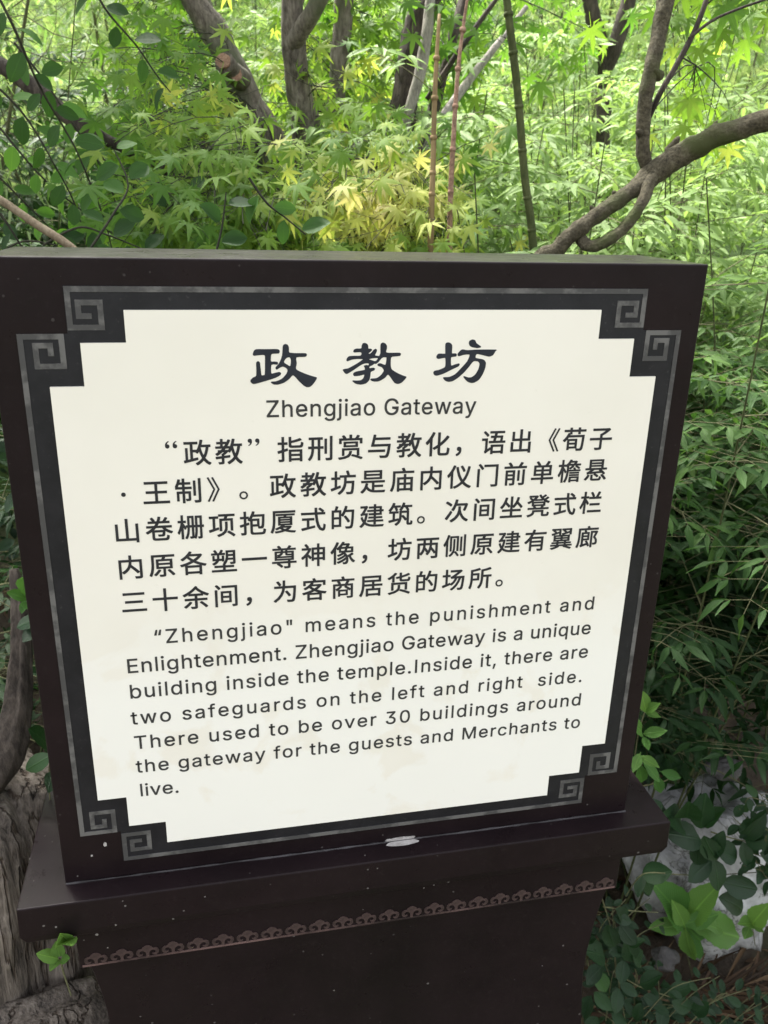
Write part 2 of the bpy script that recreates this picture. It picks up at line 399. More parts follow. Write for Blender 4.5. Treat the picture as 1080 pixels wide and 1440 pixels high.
# fret border: one closed ribbon; corner spirals given from the top left corner (x right, z down)
sp1 = [(.0379, -.0300), (.0379, .0257), (.0828, .0257), (.0828, -.0107), (.0515, -.0107), (.0515, .0090), (.0697, .0090)]
sp2 = [(-.0345, .0388), (.0232, .0388), (.0232, .0830), (-.0145, .0830), (-.0145, .0520), (.0065, .0520), (.0065, .0677)]
fw = .0082
def ribbon_quads(path, w):
    out = []
    for i in range(len(path)-1):
        (xa, za), (xb, zb) = path[i], path[i+1]; h = w/2
        e0 = h if i > 0 else 0; e1 = h
        if i == len(path)-2: e1 = 0
        if abs(xa-xb) > abs(za-zb):
            s = 1 if xb > xa else -1
            # butt joints: start half a width in, end half a width out
            xs, xe = xa+s*(h if i > 0 else 0), xb+s*(h if i < len(path)-2 else 0)
            out.append((min(xs, xe), max(xs, xe), za-h, za+h))
        else:
            s = 1 if zb > za else -1
            zs, ze = za+s*(h if i > 0 else 0), zb+s*(h if i < len(path)-2 else 0)
            out.append((xa-h, xa+h, min(zs, ze), max(zs, ze)))
    return out
def fret():
    bm = bmesh.new()
    def rect(x0, x1, z0, z1, y=-.0011):
        vs = []
        for yy in (y, y+.0004):
            vs += [bm.verts.new((a*S, yy, Z0+b*S)) for a, b in ((x0, z0), (x1, z0), (x1, z1), (x0, z1))]
        bm.faces.new(vs[0:4])
        for k in range(4): bm.faces.new((vs[k], vs[k+4], vs[(k+1) % 4+4], vs[(k+1) % 4]))
    for sx in (-1, 1):
        for sz in (-1, 1):
            for sp in (sp1, sp2):
                for i, (x0, x1, z0, z1) in enumerate(ribbon_quads(sp, fw)):
                    X = [sx*(.5-x0), sx*(.5-x1)]; 
                    Z = [H-z0, H-z1] if sz > 0 else [z0, z1]
                    if sp is sp1 and i == 0: Z = [Z[0]+sz*fw/2, Z[1]] if False else Z
                    rect(min(X), max(X), min(Z), max(Z))
    h = fw/2
    for z in (-.030, H+.030):
        rect(-(.5-.0379)-h, (.5-.0379)+h, z-h, z+h, -.00113)
    for x in (-.5345, .5345):
        rect(x-h, x+h, .0388-h, H-.0388+h, -.00113)
    bmesh.ops.recalc_face_normals(bm, faces=bm.faces[:])
    me = bpy.data.meshes.new('fret_border'); bm.to_mesh(me); bm.free()
    return link('fret_border', me, M['fret'], SIGN)
fret()

# ---- lettering
YT = -.0029
GL = json.loads(r'''{" ":[188,[]],"\"":[321,[[78,318,70,509,136,509,128,318],[193,318,185,509,250,509,243,318]]],",":[188,[[38,-119,68,71,137,71,84,-119]]],".":[188,[[95,-4,78,-1,63,9,53,24,50,41,53,59,63,73,78,83,95,87,113,83,128,73,138,59,141,41,138,24,128,9,113,-1]]],"0":[453,[[227,-7,191,-3,158,7,130,24,105,48,85,77,69,113,57,155,50,202,48,254,50,306,57,353,69,395,85,431,106,461,130,484,159,502,191,512,227,516,262,512,295,502,323,484,348,461,368,431,384,395,396,353,403,306,405,254,403,202,396,155,384,113,368,77,348,48,323,24,295,7,263,-3],[227,50,250,52,271,60,290,74,306,92,320,116,330,144,338,176,342,213,344,254,342,295,338,332,330,365,320,393,306,416,290,435,271,449,250,457,227,460,203,457,182,449,163,435,147,416,134,393,123,365,115,332,111,295,109,254,111,213,115,176,123,144,134,116,147,92,163,74,182,60,203,52]]],"3":[453,[[218,-7,188,-5,159,1,133,10,108,22,88,38,70,57,57,79,48,104,44,132,109,132,115,107,126,87,144,71,165,59,191,52,219,50,248,53,275,61,297,74,315,93,325,116,329,145,326,172,316,196,299,217,275,234,254,241,229,246,201,248,157,248,157,299,288,448,288,452,70,452,70,509,372,509,372,461,211,278,211,289,247,290,279,286,308,276,333,262,354,244,371,222,383,198,391,173,393,145,390,116,383,90,370,66,354,45,333,27,309,12,281,2,251,-5]]],"E":[419,[[60,0,60,509,372,509,372,452,125,452,125,286,355,286,355,229,125,229,125,57,375,57,375,0]]],"G":[520,[[269,-7,225,-3,185,7,149,25,118,49,91,79,69,116,53,157,43,203,40,254,43,305,53,352,69,393,91,429,117,459,149,484,184,501,223,512,265,516,291,514,316,510,340,504,363,494,384,483,403,469,421,453,436,436,449,416,460,395,468,373,474,349,408,349,399,372,387,393,373,411,356,427,337,439,315,448,291,454,265,456,236,453,209,445,183,432,160,414,141,392,125,364,113,332,106,295,103,254,106,213,113,177,125,145,141,117,161,95,184,76,210,63,238,56,269,53,296,55,322,61,345,71,365,85,382,102,396,123,407,147,413,173,415,202,434,199,283,199,283,256,478,256,478,200,475,160,466,124,451,91,431,62,406,38,377,19,344,5,308,-4]]],"I":[300,[[31,0,31,57,118,57,118,452,31,452,31,509,269,509,269,452,183,452,183,57,269,57,269,0]]],"M":[628,[[60,0,60,509,152,509,277,187,287,159,299,123,311,84,322,49,307,49,318,83,330,121,342,158,352,187,476,509,568,509,568,0,504,0,504,291,504,327,505,369,506,413,507,457,513,457,498,409,482,363,467,322,456,291,342,0,286,0,170,291,159,321,145,361,129,408,112,457,119,457,120,416,121,372,122,328,122,291,122,0]]],"T":[449,[[32,452,32,509,417,509,417,452,257,452,257,0,193,0,193,452]]],"Z":[438,[[42,0,42,46,273,385,306,431,341,476,348,454,285,452,223,452,40,452,40,509,397,509,397,462,169,129,134,81,97,33,90,54,152,57,214,57,399,57,399,0]]],"a":[389,[[160,-9,137,-7,115,-3,94,5,76,15,60,29,48,45,38,63,32,84,30,108,34,138,43,161,58,179,78,193,100,203,125,211,178,220,234,227,252,230,265,235,273,243,276,255,276,257,273,279,267,297,256,311,240,322,220,329,196,331,171,329,149,322,132,313,118,301,107,288,100,274,41,291,51,313,64,331,79,346,95,358,114,368,133,375,153,380,173,383,194,384,239,379,263,372,286,360,306,343,322,320,330,301,335,278,337,251,337,0,277,0,277,52,272,52,252,25,236,12,215,1,190,-6],[170,45,202,49,228,59,248,74,263,93,272,115,276,138,276,190,259,182,231,176,200,171,175,168,134,159,117,150,103,139,95,124,92,105,94,87,102,72,114,61,130,52,149,47]]],"b":[424,[[229,-8,198,-5,172,4,153,17,138,31,118,59,112,59,112,0,53,0,53,509,114,509,114,319,118,319,137,346,152,360,171,373,197,381,229,384,259,382,287,374,313,361,335,342,354,320,370,293,381,261,388,227,390,189,388,151,381,116,370,84,355,57,336,34,313,16,288,3,260,-6],[220,47,242,49,262,55,279,66,294,80,306,97,316,117,323,139,327,163,328,189,327,215,323,239,316,261,307,281,295,298,280,311,262,322,243,328,220,330,198,328,178,322,161,312,147,299,134,282,125,263,118,241,114,216,113,189,114,162,118,138,125,115,135,95,147,78,162,65,179,55,198,49]]],"c":[396,[[207,-8,174,-5,144,3,117,16,93,35,72,58,56,85,44,116,37,150,34,187,37,225,44,260,56,291,72,318,93,341,117,360,144,374,174,382,207,384,234,383,260,377,284,368,305,356,324,341,340,322,353,301,362,277,303,262,290,289,270,311,242,325,207,330,184,328,163,321,145,310,130,296,118,278,108,258,102,236,98,212,96,187,98,163,102,139,108,117,118,97,130,80,145,66,163,55,184,49,207,46,243,52,271,66,292,89,304,117,363,102,354,78,341,56,325,37,306,21,285,9,261,-1,235,-6]]],"d":[424,[[195,-8,165,-6,137,3,111,16,89,34,70,57,55,84,43,116,36,151,34,189,36,227,43,261,55,293,70,320,89,342,112,361,137,374,165,382,196,384,228,381,253,373,272,360,287,346,306,319,311,319,311,509,372,509,372,0,313,0,313,59,307,59,287,31,272,17,252,4,227,-5],[205,47,226,49,246,55,263,65,278,78,290,95,299,115,306,138,310,162,312,189,310,216,306,241,300,263,290,282,278,299,263,312,246,322,227,328,205,330,182,328,162,322,145,311,130,298,118,281,108,261,102,239,98,215,96,189,98,163,102,139,109,117,118,97,130,80,145,66,162,55,182,49]]],"e":[404,[[212,-8,177,-5,145,3,117,16,92,35,72,58,56,85,44,116,37,150,34,187,36,224,44,258,55,290,71,317,91,340,115,359,142,373,172,382,205,384,226,383,246,380,266,374,285,366,303,355,319,341,334,324,347,305,357,282,365,256,370,227,371,194,371,169,75,169,75,221,338,221,310,202,308,226,304,248,298,269,283,294,263,314,237,326,205,330,183,328,164,323,146,313,125,294,109,270,99,241,96,211,96,178,98,151,102,127,110,106,121,88,135,73,151,61,169,53,190,48,212,46,234,48,254,53,271,61,285,73,297,88,306,105,365,91,353,63,335,39,320,26,302,14,283,4,261,-3,237,-7]]],"f":[254,[[228,379,228,327,6,327,6,379],[81,0,81,432,84,461,96,486,113,505,135,519,161,527,187,530,222,527,243,521,227,468,215,472,195,474,171,470,154,460,145,443,142,419,142,0]]],"g":[425,[[207,-151,180,-149,156,-146,134,-140,105,-127,82,-110,64,-91,51,-69,101,-41,122,-66,136,-78,154,-88,178,-95,207,-97,236,-95,261,-87,282,-75,298,-58,308,-34,311,-6,311,68,306,68,287,41,272,28,252,16,227,8,195,5,165,7,138,14,113,27,90,43,71,65,55,90,43,120,36,154,34,191,36,229,43,263,55,293,71,320,90,342,112,361,138,374,166,382,196,384,228,382,253,373,273,360,288,346,308,319,313,319,313,379,372,379,372,-9,370,-40,363,-67,350,-90,334,-109,314,-124,291,-136,265,-144,237,-149],[205,59,227,61,246,66,264,75,285,95,300,121,307,142,311,166,312,193,311,219,307,242,300,264,291,283,279,299,264,312,247,322,227,328,205,330,182,328,163,322,145,312,130,298,118,282,109,262,102,241,98,218,96,193,98,167,102,144,109,123,124,96,145,76,163,66,183,61]]],"h":[410,[[114,227,114,0,53,0,53,509,114,509,114,287,102,287,116,319,132,344,152,362,175,374,200,382,227,384,252,383,275,377,295,369,313,356,328,340,341,321,350,298,355,271,357,240,357,0,296,0,296,235,293,263,286,286,273,304,256,318,235,326,210,329,184,326,161,317,141,303,126,283,117,257]]],"i":[167,[[53,0,53,379,114,379,114,0],[84,443,67,446,54,455,44,468,41,483,44,499,54,512,67,521,84,524,100,521,114,512,123,499,126,483,123,468,114,455,100,446]]],"j":[167,[[53,379,114,379,114,-30,112,-52,108,-72,102,-90,86,-113,65,-129,47,-137,27,-141,4,-143,-10,-143,-10,-87,2,-87,25,-83,40,-72,50,-54,53,-29],[83,443,67,446,53,455,44,468,41,483,44,499,53,512,67,521,83,524,100,521,114,512,123,499,126,483,123,468,114,455,100,446]]],"l":[189,[[139,-2,112,0,91,8,74,20,62,37,55,59,53,84,53,509,114,509,114,99,115,77,120,62,130,54,146,52,160,53,170,54,181,3,162,-1]]],"m":[610,[[53,0,53,379,112,379,112,295,108,295,118,323,132,346,151,363,172,376,195,384,219,386,245,383,268,375,287,361,303,342,314,320,321,295,312,295,322,321,337,343,357,361,381,375,407,383,437,386,458,385,478,380,497,372,514,361,529,346,541,328,550,307,555,283,557,255,557,0,496,0,496,254,493,279,485,298,473,313,447,326,419,330,395,328,374,320,358,307,345,290,338,270,335,247,335,0,274,0,274,260,269,288,253,311,229,326,199,330,178,328,158,320,140,307,126,289,117,266,114,238,114,0]]],"n":[410,[[114,227,114,0,53,0,53,379,112,379,112,287,102,287,116,319,132,344,152,362,175,374,200,382,227,384,252,383,275,377,295,369,313,356,328,340,341,321,350,298,355,271,357,240,357,0,296,0,296,235,293,263,286,286,273,304,256,318,235,326,210,329,184,326,161,317,141,303,126,283,117,257]]],"o":[415,[[207,-8,174,-5,144,3,117,16,93,35,72,58,56,85,44,116,37,150,34,187,37,225,44,260,56,291,72,318,93,341,117,360,144,374,174,382,207,384,241,382,271,374,299,360,323,341,343,318,359,291,371,260,379,225,381,187,379,150,371,116,359,85,343,58,323,35,299,16,271,3,241,-5],[207,46,231,49,252,55,270,66,285,80,298,97,307,117,314,139,318,163,319,187,318,212,314,236,307,258,298,278,285,296,270,310,252,321,231,328,207,330,184,328,163,321,145,310,130,296,118,278,108,258,102,236,98,212,96,187,98,163,102,139,108,117,118,97,130,80,145,66,163,55,184,49]]],"p":[424,[[53,-143,53,379,112,379,112,319,118,319,137,346,152,360,171,373,197,381,229,384,259,382,287,374,313,361,335,342,354,320,370,293,381,261,388,227,390,189,388,151,381,116,370,84,355,57,336,34,313,16,288,3,260,-6,229,-8,198,-5,173,4,153,17,138,31,118,59,114,59,114,-143],[220,47,242,49,262,55,279,66,294,80,306,97,316,117,323,139,327,163,328,189,327,215,323,239,316,261,307,281,295,298,280,311,262,322,243,328,220,330,198,328,178,322,161,312,147,299,134,282,125,263,118,241,114,216,113,189,114,162,118,138,125,115,135,95,147,78,162,65,179,55,198,49]]],"q":[424,[[372,-143,311,-143,311,59,306,59,287,31,272,17,252,4,227,-5,195,-8,165,-6,137,3,111,16,89,34,70,57,55,84,43,116,36,151,34,189,36,227,43,261,55,293,70,320,89,342,112,361,137,374,165,382,196,384,228,381,253,373,272,360,287,346,307,319,313,319,313,379,372,379],[205,47,226,49,246,55,263,65,278,78,290,95,299,115,306,138,310,162,312,189,310,216,306,241,300,263,290,282,278,299,263,312,246,322,227,328,205,330,182,328,162,322,145,311,130,298,118,281,108,261,102,239,98,215,96,189,98,163,102,139,109,117,118,97,130,80,145,66,162,55,182,49]]],"r":[259,[[53,0,53,379,112,379,112,321,115,321,130,347,152,367,171,377,191,383,213,385,229,384,243,384,243,322,230,324,207,326,182,323,159,315,140,301,126,284,117,262,114,237,114,0]]],"s":[365,[[182,-8,157,-7,133,-3,112,3,93,12,76,24,62,38,50,54,41,73,36,94,94,107,105,79,124,60,150,49,181,45,206,47,227,53,244,62,262,81,268,103,265,121,254,136,237,147,212,155,149,170,118,180,92,192,72,208,58,227,50,249,47,274,49,295,55,314,65,332,79,347,95,360,115,370,137,378,161,383,187,384,212,383,234,379,254,372,279,358,299,339,314,316,324,290,268,277,258,298,243,316,219,328,187,333,156,329,131,317,114,299,109,277,112,258,124,243,144,232,172,223,229,209,261,200,287,187,306,171,320,153,328,131,331,107,329,85,323,65,312,47,298,31,281,18,260,6,236,-2,210,-7]]],"t":[227,[[204,379,204,327,6,327,6,379],[65,471,126,471,126,98,128,76,136,61,150,53,170,50,185,51,202,54,213,2,192,-3,168,-4,138,-1,113,7,92,21,77,41,68,64,65,93]]],"u":[410,[[182,-5,158,-3,135,2,115,11,97,23,82,39,69,59,60,82,54,109,53,139,53,379,114,379,114,144,116,117,124,94,137,75,154,61,175,53,200,50,226,53,249,62,268,77,283,97,293,122,296,153,296,379,357,379,357,0,298,0,298,92,307,92,294,60,277,35,257,17,234,5,209,-3]]],"v":[389,[[163,0,17,379,84,379,165,155,187,87,206,21,184,21,203,87,224,155,305,379,371,379,226,0]]],"w":[567,[[138,0,23,379,87,379,133,214,154,137,175,41,165,41,186,135,206,214,252,379,316,379,362,214,382,136,402,41,391,41,413,135,434,214,480,379,545,379,429,0,368,0,319,172,305,225,291,280,277,338,291,338,277,280,263,225,248,172,199,0]]],"y":[389,[[47,-139,61,-86,71,-87,88,-90,104,-89,118,-84,130,-74,141,-58,151,-36,163,-1,17,379,84,379,165,155,187,87,206,21,184,21,202,87,224,155,305,379,371,379,204,-58,191,-85,177,-107,159,-124,139,-136,117,-143,91,-145,65,-143]]],"“":[300,[[52,318,104,509,151,509,121,318],[175,318,228,509,274,509,244,318]]],"”":[300,[[52,318,82,509,151,509,98,318],[175,318,205,509,274,509,222,318]]]}''')
GL['I'] = [215, [[72, 0, 72, 516, 138, 516, 138, 0]]]
GL['l'] = [167, [[53, 0, 53, 516, 114, 516, 114, 0]]]
def bp(u, v):
    p = at(u, v, 0); return p.x, p.z
def latin(name, text, p0, p1, cap, mat, gap=None):
    """text fitted between the pixel positions of its left and right ends; cap = capital height in panel units"""
    x0, z0 = bp(*p0); x1, z1 = bp(*p1); k = cap*S/516.0
    nat = sum(GL[c][0] for c in text)*k
    tr = ((x1-x0)-nat)/(len(text)-1)
    loops = []; x = x0-GL[text[0]][1][0][0]*0
    for i, c in enumerate(text):
        zz = z0+(z1-z0)*(x-x0)/(x1-x0)
        for lp in GL[c][1]:
            loops.append([(x+lp[j]*k, zz+lp[j+1]*k) for j in range(0, len(lp), 2)])
        x += GL[c][0]*k+tr
    bm = bmesh.new(); wt = .0055*cap/.0285*S*.058
    for kk, (dx, dz) in enumerate(((-1, -1), (1, 1), (-1, 1), (1, -1))):
        me = fill2d('_', [[(a+dx*wt, b+dz*wt) for a, b in lp] for lp in loops], YT-kk*.00002, None, None)
        bm.from_mesh(me); bpy.data.meshes.remove(me)
    me = bpy.data.meshes.new(name); bm.to_mesh(me); bm.free()
    return link(name, me, mat, SIGN)
CAPH = .0285
latin('english_heading', 'Zhengjiao Gateway', (373, 585.5), (668, 580), .0275, M['ink_latin'])
for txt, a, b in [
    ('“Zhengjiao" means the punishment and', (216, 903.5), (834, 854.5)),
    ('Enlightenment. Zhengjiao Gateway is a unique', (178, 944.5), (829, 889)),
    ('building inside the temple.Inside it, there are', (182, 980), (825, 922)),
    ('two safeguards on the left and right  side.', (185, 1016.5), (817, 956.5)),
    ('There used to be over 30 buildings around', (189, 1051), (815.5, 989)),
    ('the gateway for the guests and Merchants to', (192, 1084), (814, 1020.5)),
    ('live.', (196.5, 1117), (253, 1111.5))]:
    latin('english_line', txt, a, b, CAPH*(.97 if 'Enli' in txt or 'build' in txt else .95), M['ink_latin'])

def smooth_loop(q, n=3):
    q = [np.array(p, float) for p in q]; out = []; m = len(q)
    for i in range(m):
        p0, p1, p2, p3 = q[i-1], q[i], q[(i+1) % m], q[(i+2) % m]
        for j in range(n):
            t = j/n
            a = .5*((2*p1)+(-p0+p2)*t+(2*p0-5*p1+4*p2-p3)*t*t+(-p0+3*p1-3*p2+p3)*t**3)
            b = p1*(1-t)+p2*t
            out.append(tuple(.7*a+.3*b))
    return out
cjk = {}
def cjk_mesh(ch, off=0):
    if ch not in cjk:
        cu = bpy.data.curves.new('_', 'FONT'); cu.body = ch; cu.size = 1;  cu.extrude = .003; cu.resolution_u = 4
        o = bpy.data.objects.new('_', cu); COL.objects.link(o)
        dg = bpy.context.evaluated_depsgraph_get(); dg.update()
        me = bpy.data.meshes.new_from_object(o.evaluated_get(dg))
        bpy.data.objects.remove(o); bpy.data.curves.remove(cu)
        cjk[ch] = me
    return cjk[ch]
def cjk_line(text, p0, p1, em, start=0, n=None):
    """characters in equal cells; p0, p1 = pixel centres of first and last character"""
    x0, z0 = bp(*p0); x1, z1 = bp(*p1); bm = bmesh.new(); n = len(text)
    for i, ch in enumerate(text):
        cx = x0+(x1-x0)*i/(n-1); cz = z0+(z1-z0)*i/(n-1)
        if ch == ' ': continue
        if ch in '“”':
            q = [(-.5,0),(-.46,.5),(-.2,.95),(.3,1.25),(.38,1.08),(.08,.85),(-.05,.5),(.12,.5),(.4,.32),(.5,0),(.36,-.36),(0,-.5),(-.36,-.36)]
            sg = 1 if ch == '“' else -1; sx = cx+sg*.22*em*S; k = em*S*.155; loops_ = []
            for off_ in (-.85, .85):
                loops_.append([(sx+(off_+sg*a)*k, cz+em*S*.34+(sg*(b-.35))*k) for a, b in smooth_loop(q, 2)])
            me = fill2d('_', loops_, YT, None, None)
            bm.from_mesh(me); bpy.data.meshes.remove(me); continue
        me = cjk_mesh(ch).copy()
        if ch == '·':
            co = np.array([v.co[:] for v in me.vertices]); mid = (co.min(0)+co.max(0))/2
            T = Matrix.Translation((-mid[0], -mid[1], 0)); s = em*S*1.25
            me.transform(Matrix.Translation((cx, YT, cz)) @ Matrix(((s, 0, 0, 0), (0, 0, -.06, 0), (0, s, 0, 0), (0, 0, 0, 1))) @ T)
        else:
            s = em*S*1.0   # glyph em box: x 0..1, baseline at 0, box centre about .38
            me.transform(Matrix.Translation((cx, YT, cz)) @ Matrix(((s, 0, 0, 0), (0, 0, -.06, 0), (0, s, 0, 0), (0, 0, 0, 1))) @ Matrix.Translation((-CJW/2, -CJH, 0)))
        wt = .004 if ch in '《》。·' else .0115
        for kk, (ox_, oz_) in enumerate(((-1, -1), (1, 1), (-1, 1), (1, -1))):
            m2 = me.copy(); m2.transform(Matrix.Translation((ox_*wt*em*S, -kk*.00002, oz_*wt*em*S)))
            bm.from_mesh(m2); bpy.data.meshes.remove(m2)
        bpy.data.meshes.remove(me)
    me = bpy.data.meshes.new('chinese_line'); bm.to_mesh(me); bm.free()
    return link('chinese_line', me, M['ink'], SIGN)
_m = cjk_mesh('国', 0); _co = np.array([v.co[:] for v in _m.vertices]); _mn = _co.min(0); _mx = _co.max(0)
CJW = _mn[0]+_mx[0]; CJH = (_mn[1]+_mx[1])/2; CJS = (_mx[1]-_mn[1])
EM = .0395/CJS
for txt, a, b in [
    ('“政教”指刑赏与教化，语出《荀子', (232.5, 637.5), (843, 616)),
    ('·王制》。政教坊是庙内仪门前单檐悬', (174, 694), (836, 660)),
    ('山卷栅项抱厦式的建筑。次间坐凳式栏', (179, 745.5), (829, 706)),
    ('内原各塑一尊神像，坊两侧原建有翼廊', (184, 796.5), (824, 754)),
    ('三十余间，为客商居货的场所。', (189, 845), (711, 809))]:
    cjk_line(txt, a, b, EM)

# ---- title in broad clerical strokes, outlines followed point by point
TITLE = [
 ((345, 475), [
  [(100,215),(115,170),(150,148),(280,148),(430,147),(465,160),(470,185),(455,208),(370,213),(352,235),(350,315),(400,318),(440,325),(447,345),(435,362),(357,364),(355,480),(400,475),(460,462),(488,475),(480,505),(420,540),(300,580),(160,620),(105,628),(72,605),(68,575),(100,540),(145,515),(148,420),(145,340),(160,317),(180,315),(198,335),(210,430),(220,505),(250,505),(265,490),(268,300),(266,240),(240,228),(160,235),(120,240),(103,232)],
  [(510,120),(520,90),(548,77),(580,88),(597,125),(597,180),(615,197),(700,203),(815,203),(842,215),(840,240),(815,255),(700,262),(705,340),(695,420),(760,460),(860,500),(940,525),(980,537),(975,565),(930,630),(890,665),(845,672),(800,650),(740,595),(690,540),(650,508),(600,560),(530,610),(450,636),(390,635),(352,612),(358,595),(420,590),(500,555),(560,490),(577,440),(560,410),(515,390),(470,405),(430,432),(412,415),(418,390),(455,350),(485,290),(503,230),(508,170)],
  [(530,330),(545,290),(575,265),(605,262),(622,290),(622,340),(612,382),(580,365)]]),
 ((475, 475), [
  [(320,100),(335,70),(365,62),(400,78),(412,110),(415,140),(450,142),(465,158),(445,183),(418,205),(430,213),(455,195),(485,158),(515,143),(532,160),(525,190),(505,232),(540,240),(562,240),(578,200),(578,110),(585,75),(610,57),(645,68),(668,100),(668,140),(657,185),(690,198),(840,198),(862,215),(850,240),(800,248),(727,262),(722,380),(740,430),(820,480),(900,515),(938,528),(920,560),(870,610),(820,628),(775,615),(740,570),(685,500),(640,545),(560,590),(490,595),(450,580),(440,560),(460,552),(530,545),(590,500),(625,445),(600,400),(560,385),(537,370),(545,350),(580,342),(640,365),(655,340),(662,270),(655,262),(620,262),(590,280),(550,330),(515,352),(498,350),(465,372),(432,388),(430,410),(480,403),(505,415),(495,440),(448,462),(440,520),(425,575),(380,620),(310,637),(240,625),(195,592),(200,578),(250,580),(310,575),(345,545),(355,500),(290,515),(220,520),(203,500),(210,475),(250,455),(330,440),(365,430),(360,400),(350,378),(385,366),(412,370),(420,352),(400,343),(350,350),(300,375),(220,430),(120,490),(85,475),(60,435),(80,422),(140,410),(250,350),(330,295),(325,286),(250,285),(180,295),(130,315),(110,305),(120,270),(150,245),(210,240),(300,238),(318,215),(314,198),(290,190),(225,195),(205,185),(215,155),(250,140),(300,140),(318,130)],
  [(425,288),(470,275),(543,272),(520,308),(495,312),(460,300)]]),
 ((600, 465), [
  [(243,190),(255,162),(285,153),(320,165),(340,200),(335,298),(350,305),(390,305),(403,325),(390,348),(330,357),(322,380),(325,470),(380,455),(430,443),(443,455),(425,485),(330,530),(220,585),(130,612),(95,605),(78,575),(95,545),(160,530),(230,500),(245,470),(245,385),(235,367),(150,382),(125,370),(122,345),(140,315),(170,307),(235,310),(243,298)],
  [(567,165),(580,130),(620,113),(655,125),(675,165),(733,208),(728,225),(680,232),(610,220),(580,200)],
  [(412,325),(420,300),(460,258),(490,250),(550,260),(700,252),(943,253),(935,275),(900,330),(850,350),(800,340),(690,315),(665,330),(662,365),(700,375),(770,390),(802,430),(795,500),(760,590),(710,665),(650,705),(600,713),(550,695),(505,650),(493,625),(505,618),(560,635),(610,630),(660,590),(700,520),(715,450),(695,418),(650,412),(620,425),(570,490),(500,570),(420,640),(350,685),(290,697),(240,680),(213,645),(225,632),(300,628),(380,590),(470,500),(540,420),(570,360),(576,322),(500,325),(430,345)]])]
for (ox, oy), loops in TITLE:
    fill2d('title_character', [[bp(ox+x/9.818, oy+y/9.818) for x, y in smooth_loop(lp)] for lp in loops], YT, M['ink_title'], SIGN)

# ---- cloud border along the foot of the neck: line + one motif object per cloud
NY = -.05*S+(.655*S-.566*S)*.28           # front of the neck
zb = -.262+.0045
fill2d('cloud_border_line', [[(-.560*S, Z0+(zb-.001)*S), (.560*S, Z0+(zb-.001)*S), (.560*S, Z0+(zb+.0035)*S), (-.560*S, Z0+(zb+.0035)*S)]], NY-.0003, M['cloud'], SIGN, .0003)
half = [(.43,0),(.44,.12),(.40,.24),(.30,.31),(.20,.30),(.15,.24),(.17,.17),(.24,.14),(.30,.17),(.29,.10),(.22,.05),(.12,.05),(.04,.12),(0,.22),(.03,.34),(.12,.41),(.24,.41),(.32,.50),(.42,.56),(.5,.57)]
NC = 23; pitch = 1.118/NC
mot = None
for i in range(NC):
    x0 = -.559+i*pitch+.003
    q = [(a, b) for a, b in half]+[(1-a, b) for a, b in reversed(half[:-1])]
    if mot is None:
        mot = fill2d('cloud_motif', [[((a-.5)*pitch*.90*S, b*.050*S) for a, b in smooth_loop(q, 2)]], 0, M['cloud'], SIGN, .0003)
        mo = mot
    else:
        mo = mot.copy(); COL.objects.link(mo); mo.parent = SIGN
    mo.location = ((x0+pitch*.45)*S, NY-.0004, Z0+(zb+.0028)*S)

# ---- dried plaster smear on the joint and a few scratches / chips
def blob(name, cx, cz, w, h, y, mat, seed, n=40, ang=0):
    q = []
    for i in range(n):
        t = 2*math.pi*i/n; r = 1+.35*noise.noise(Vector((math.cos(t)*1.7, math.sin(t)*1.7, seed)))+.12*noise.noise(Vector((math.cos(t)*6, math.sin(t)*6, seed)))
        x = math.cos(t)*w*r; z = math.sin(t)*h*r
        q.append((cx+x*math.cos(ang)-z*math.sin(ang), cz+x*math.sin(ang)+z*math.cos(ang)))
    return fill2d(name, [q], y, mat, SIGN, .0003)
sx, sz = bp(562, 1188)
blob('plaster_smear', sx, Z0-.0715*S+.0015, .016, .0022, -.0006, M['smear'], 3.1)
def capblob():
    # lower half of the smear lying on the cap top
    v = [(sx+.002+math.cos(t)*.017*(1+.3*noise.noise(Vector((math.cos(t), math.sin(t), 4)))), -.0045+math.sin(t)*.004, Z0-.0728*S+.0005) for t in [2*math.pi*i/30 for i in range(30)]]
    pydata('plaster_smear', v, [tuple(range(30))], M['smear'], SIGN)
capblob()
for k, (u, vv, w_, h_) in enumerate([(148, 1187, .0016, .0022), (129, 1203, .0010, .0010)]):
    x_, z_ = bp(u, vv); blob('paint_chip', x_, z_, w_, h_, -.0002, M['smear'], k*3.7, 16)
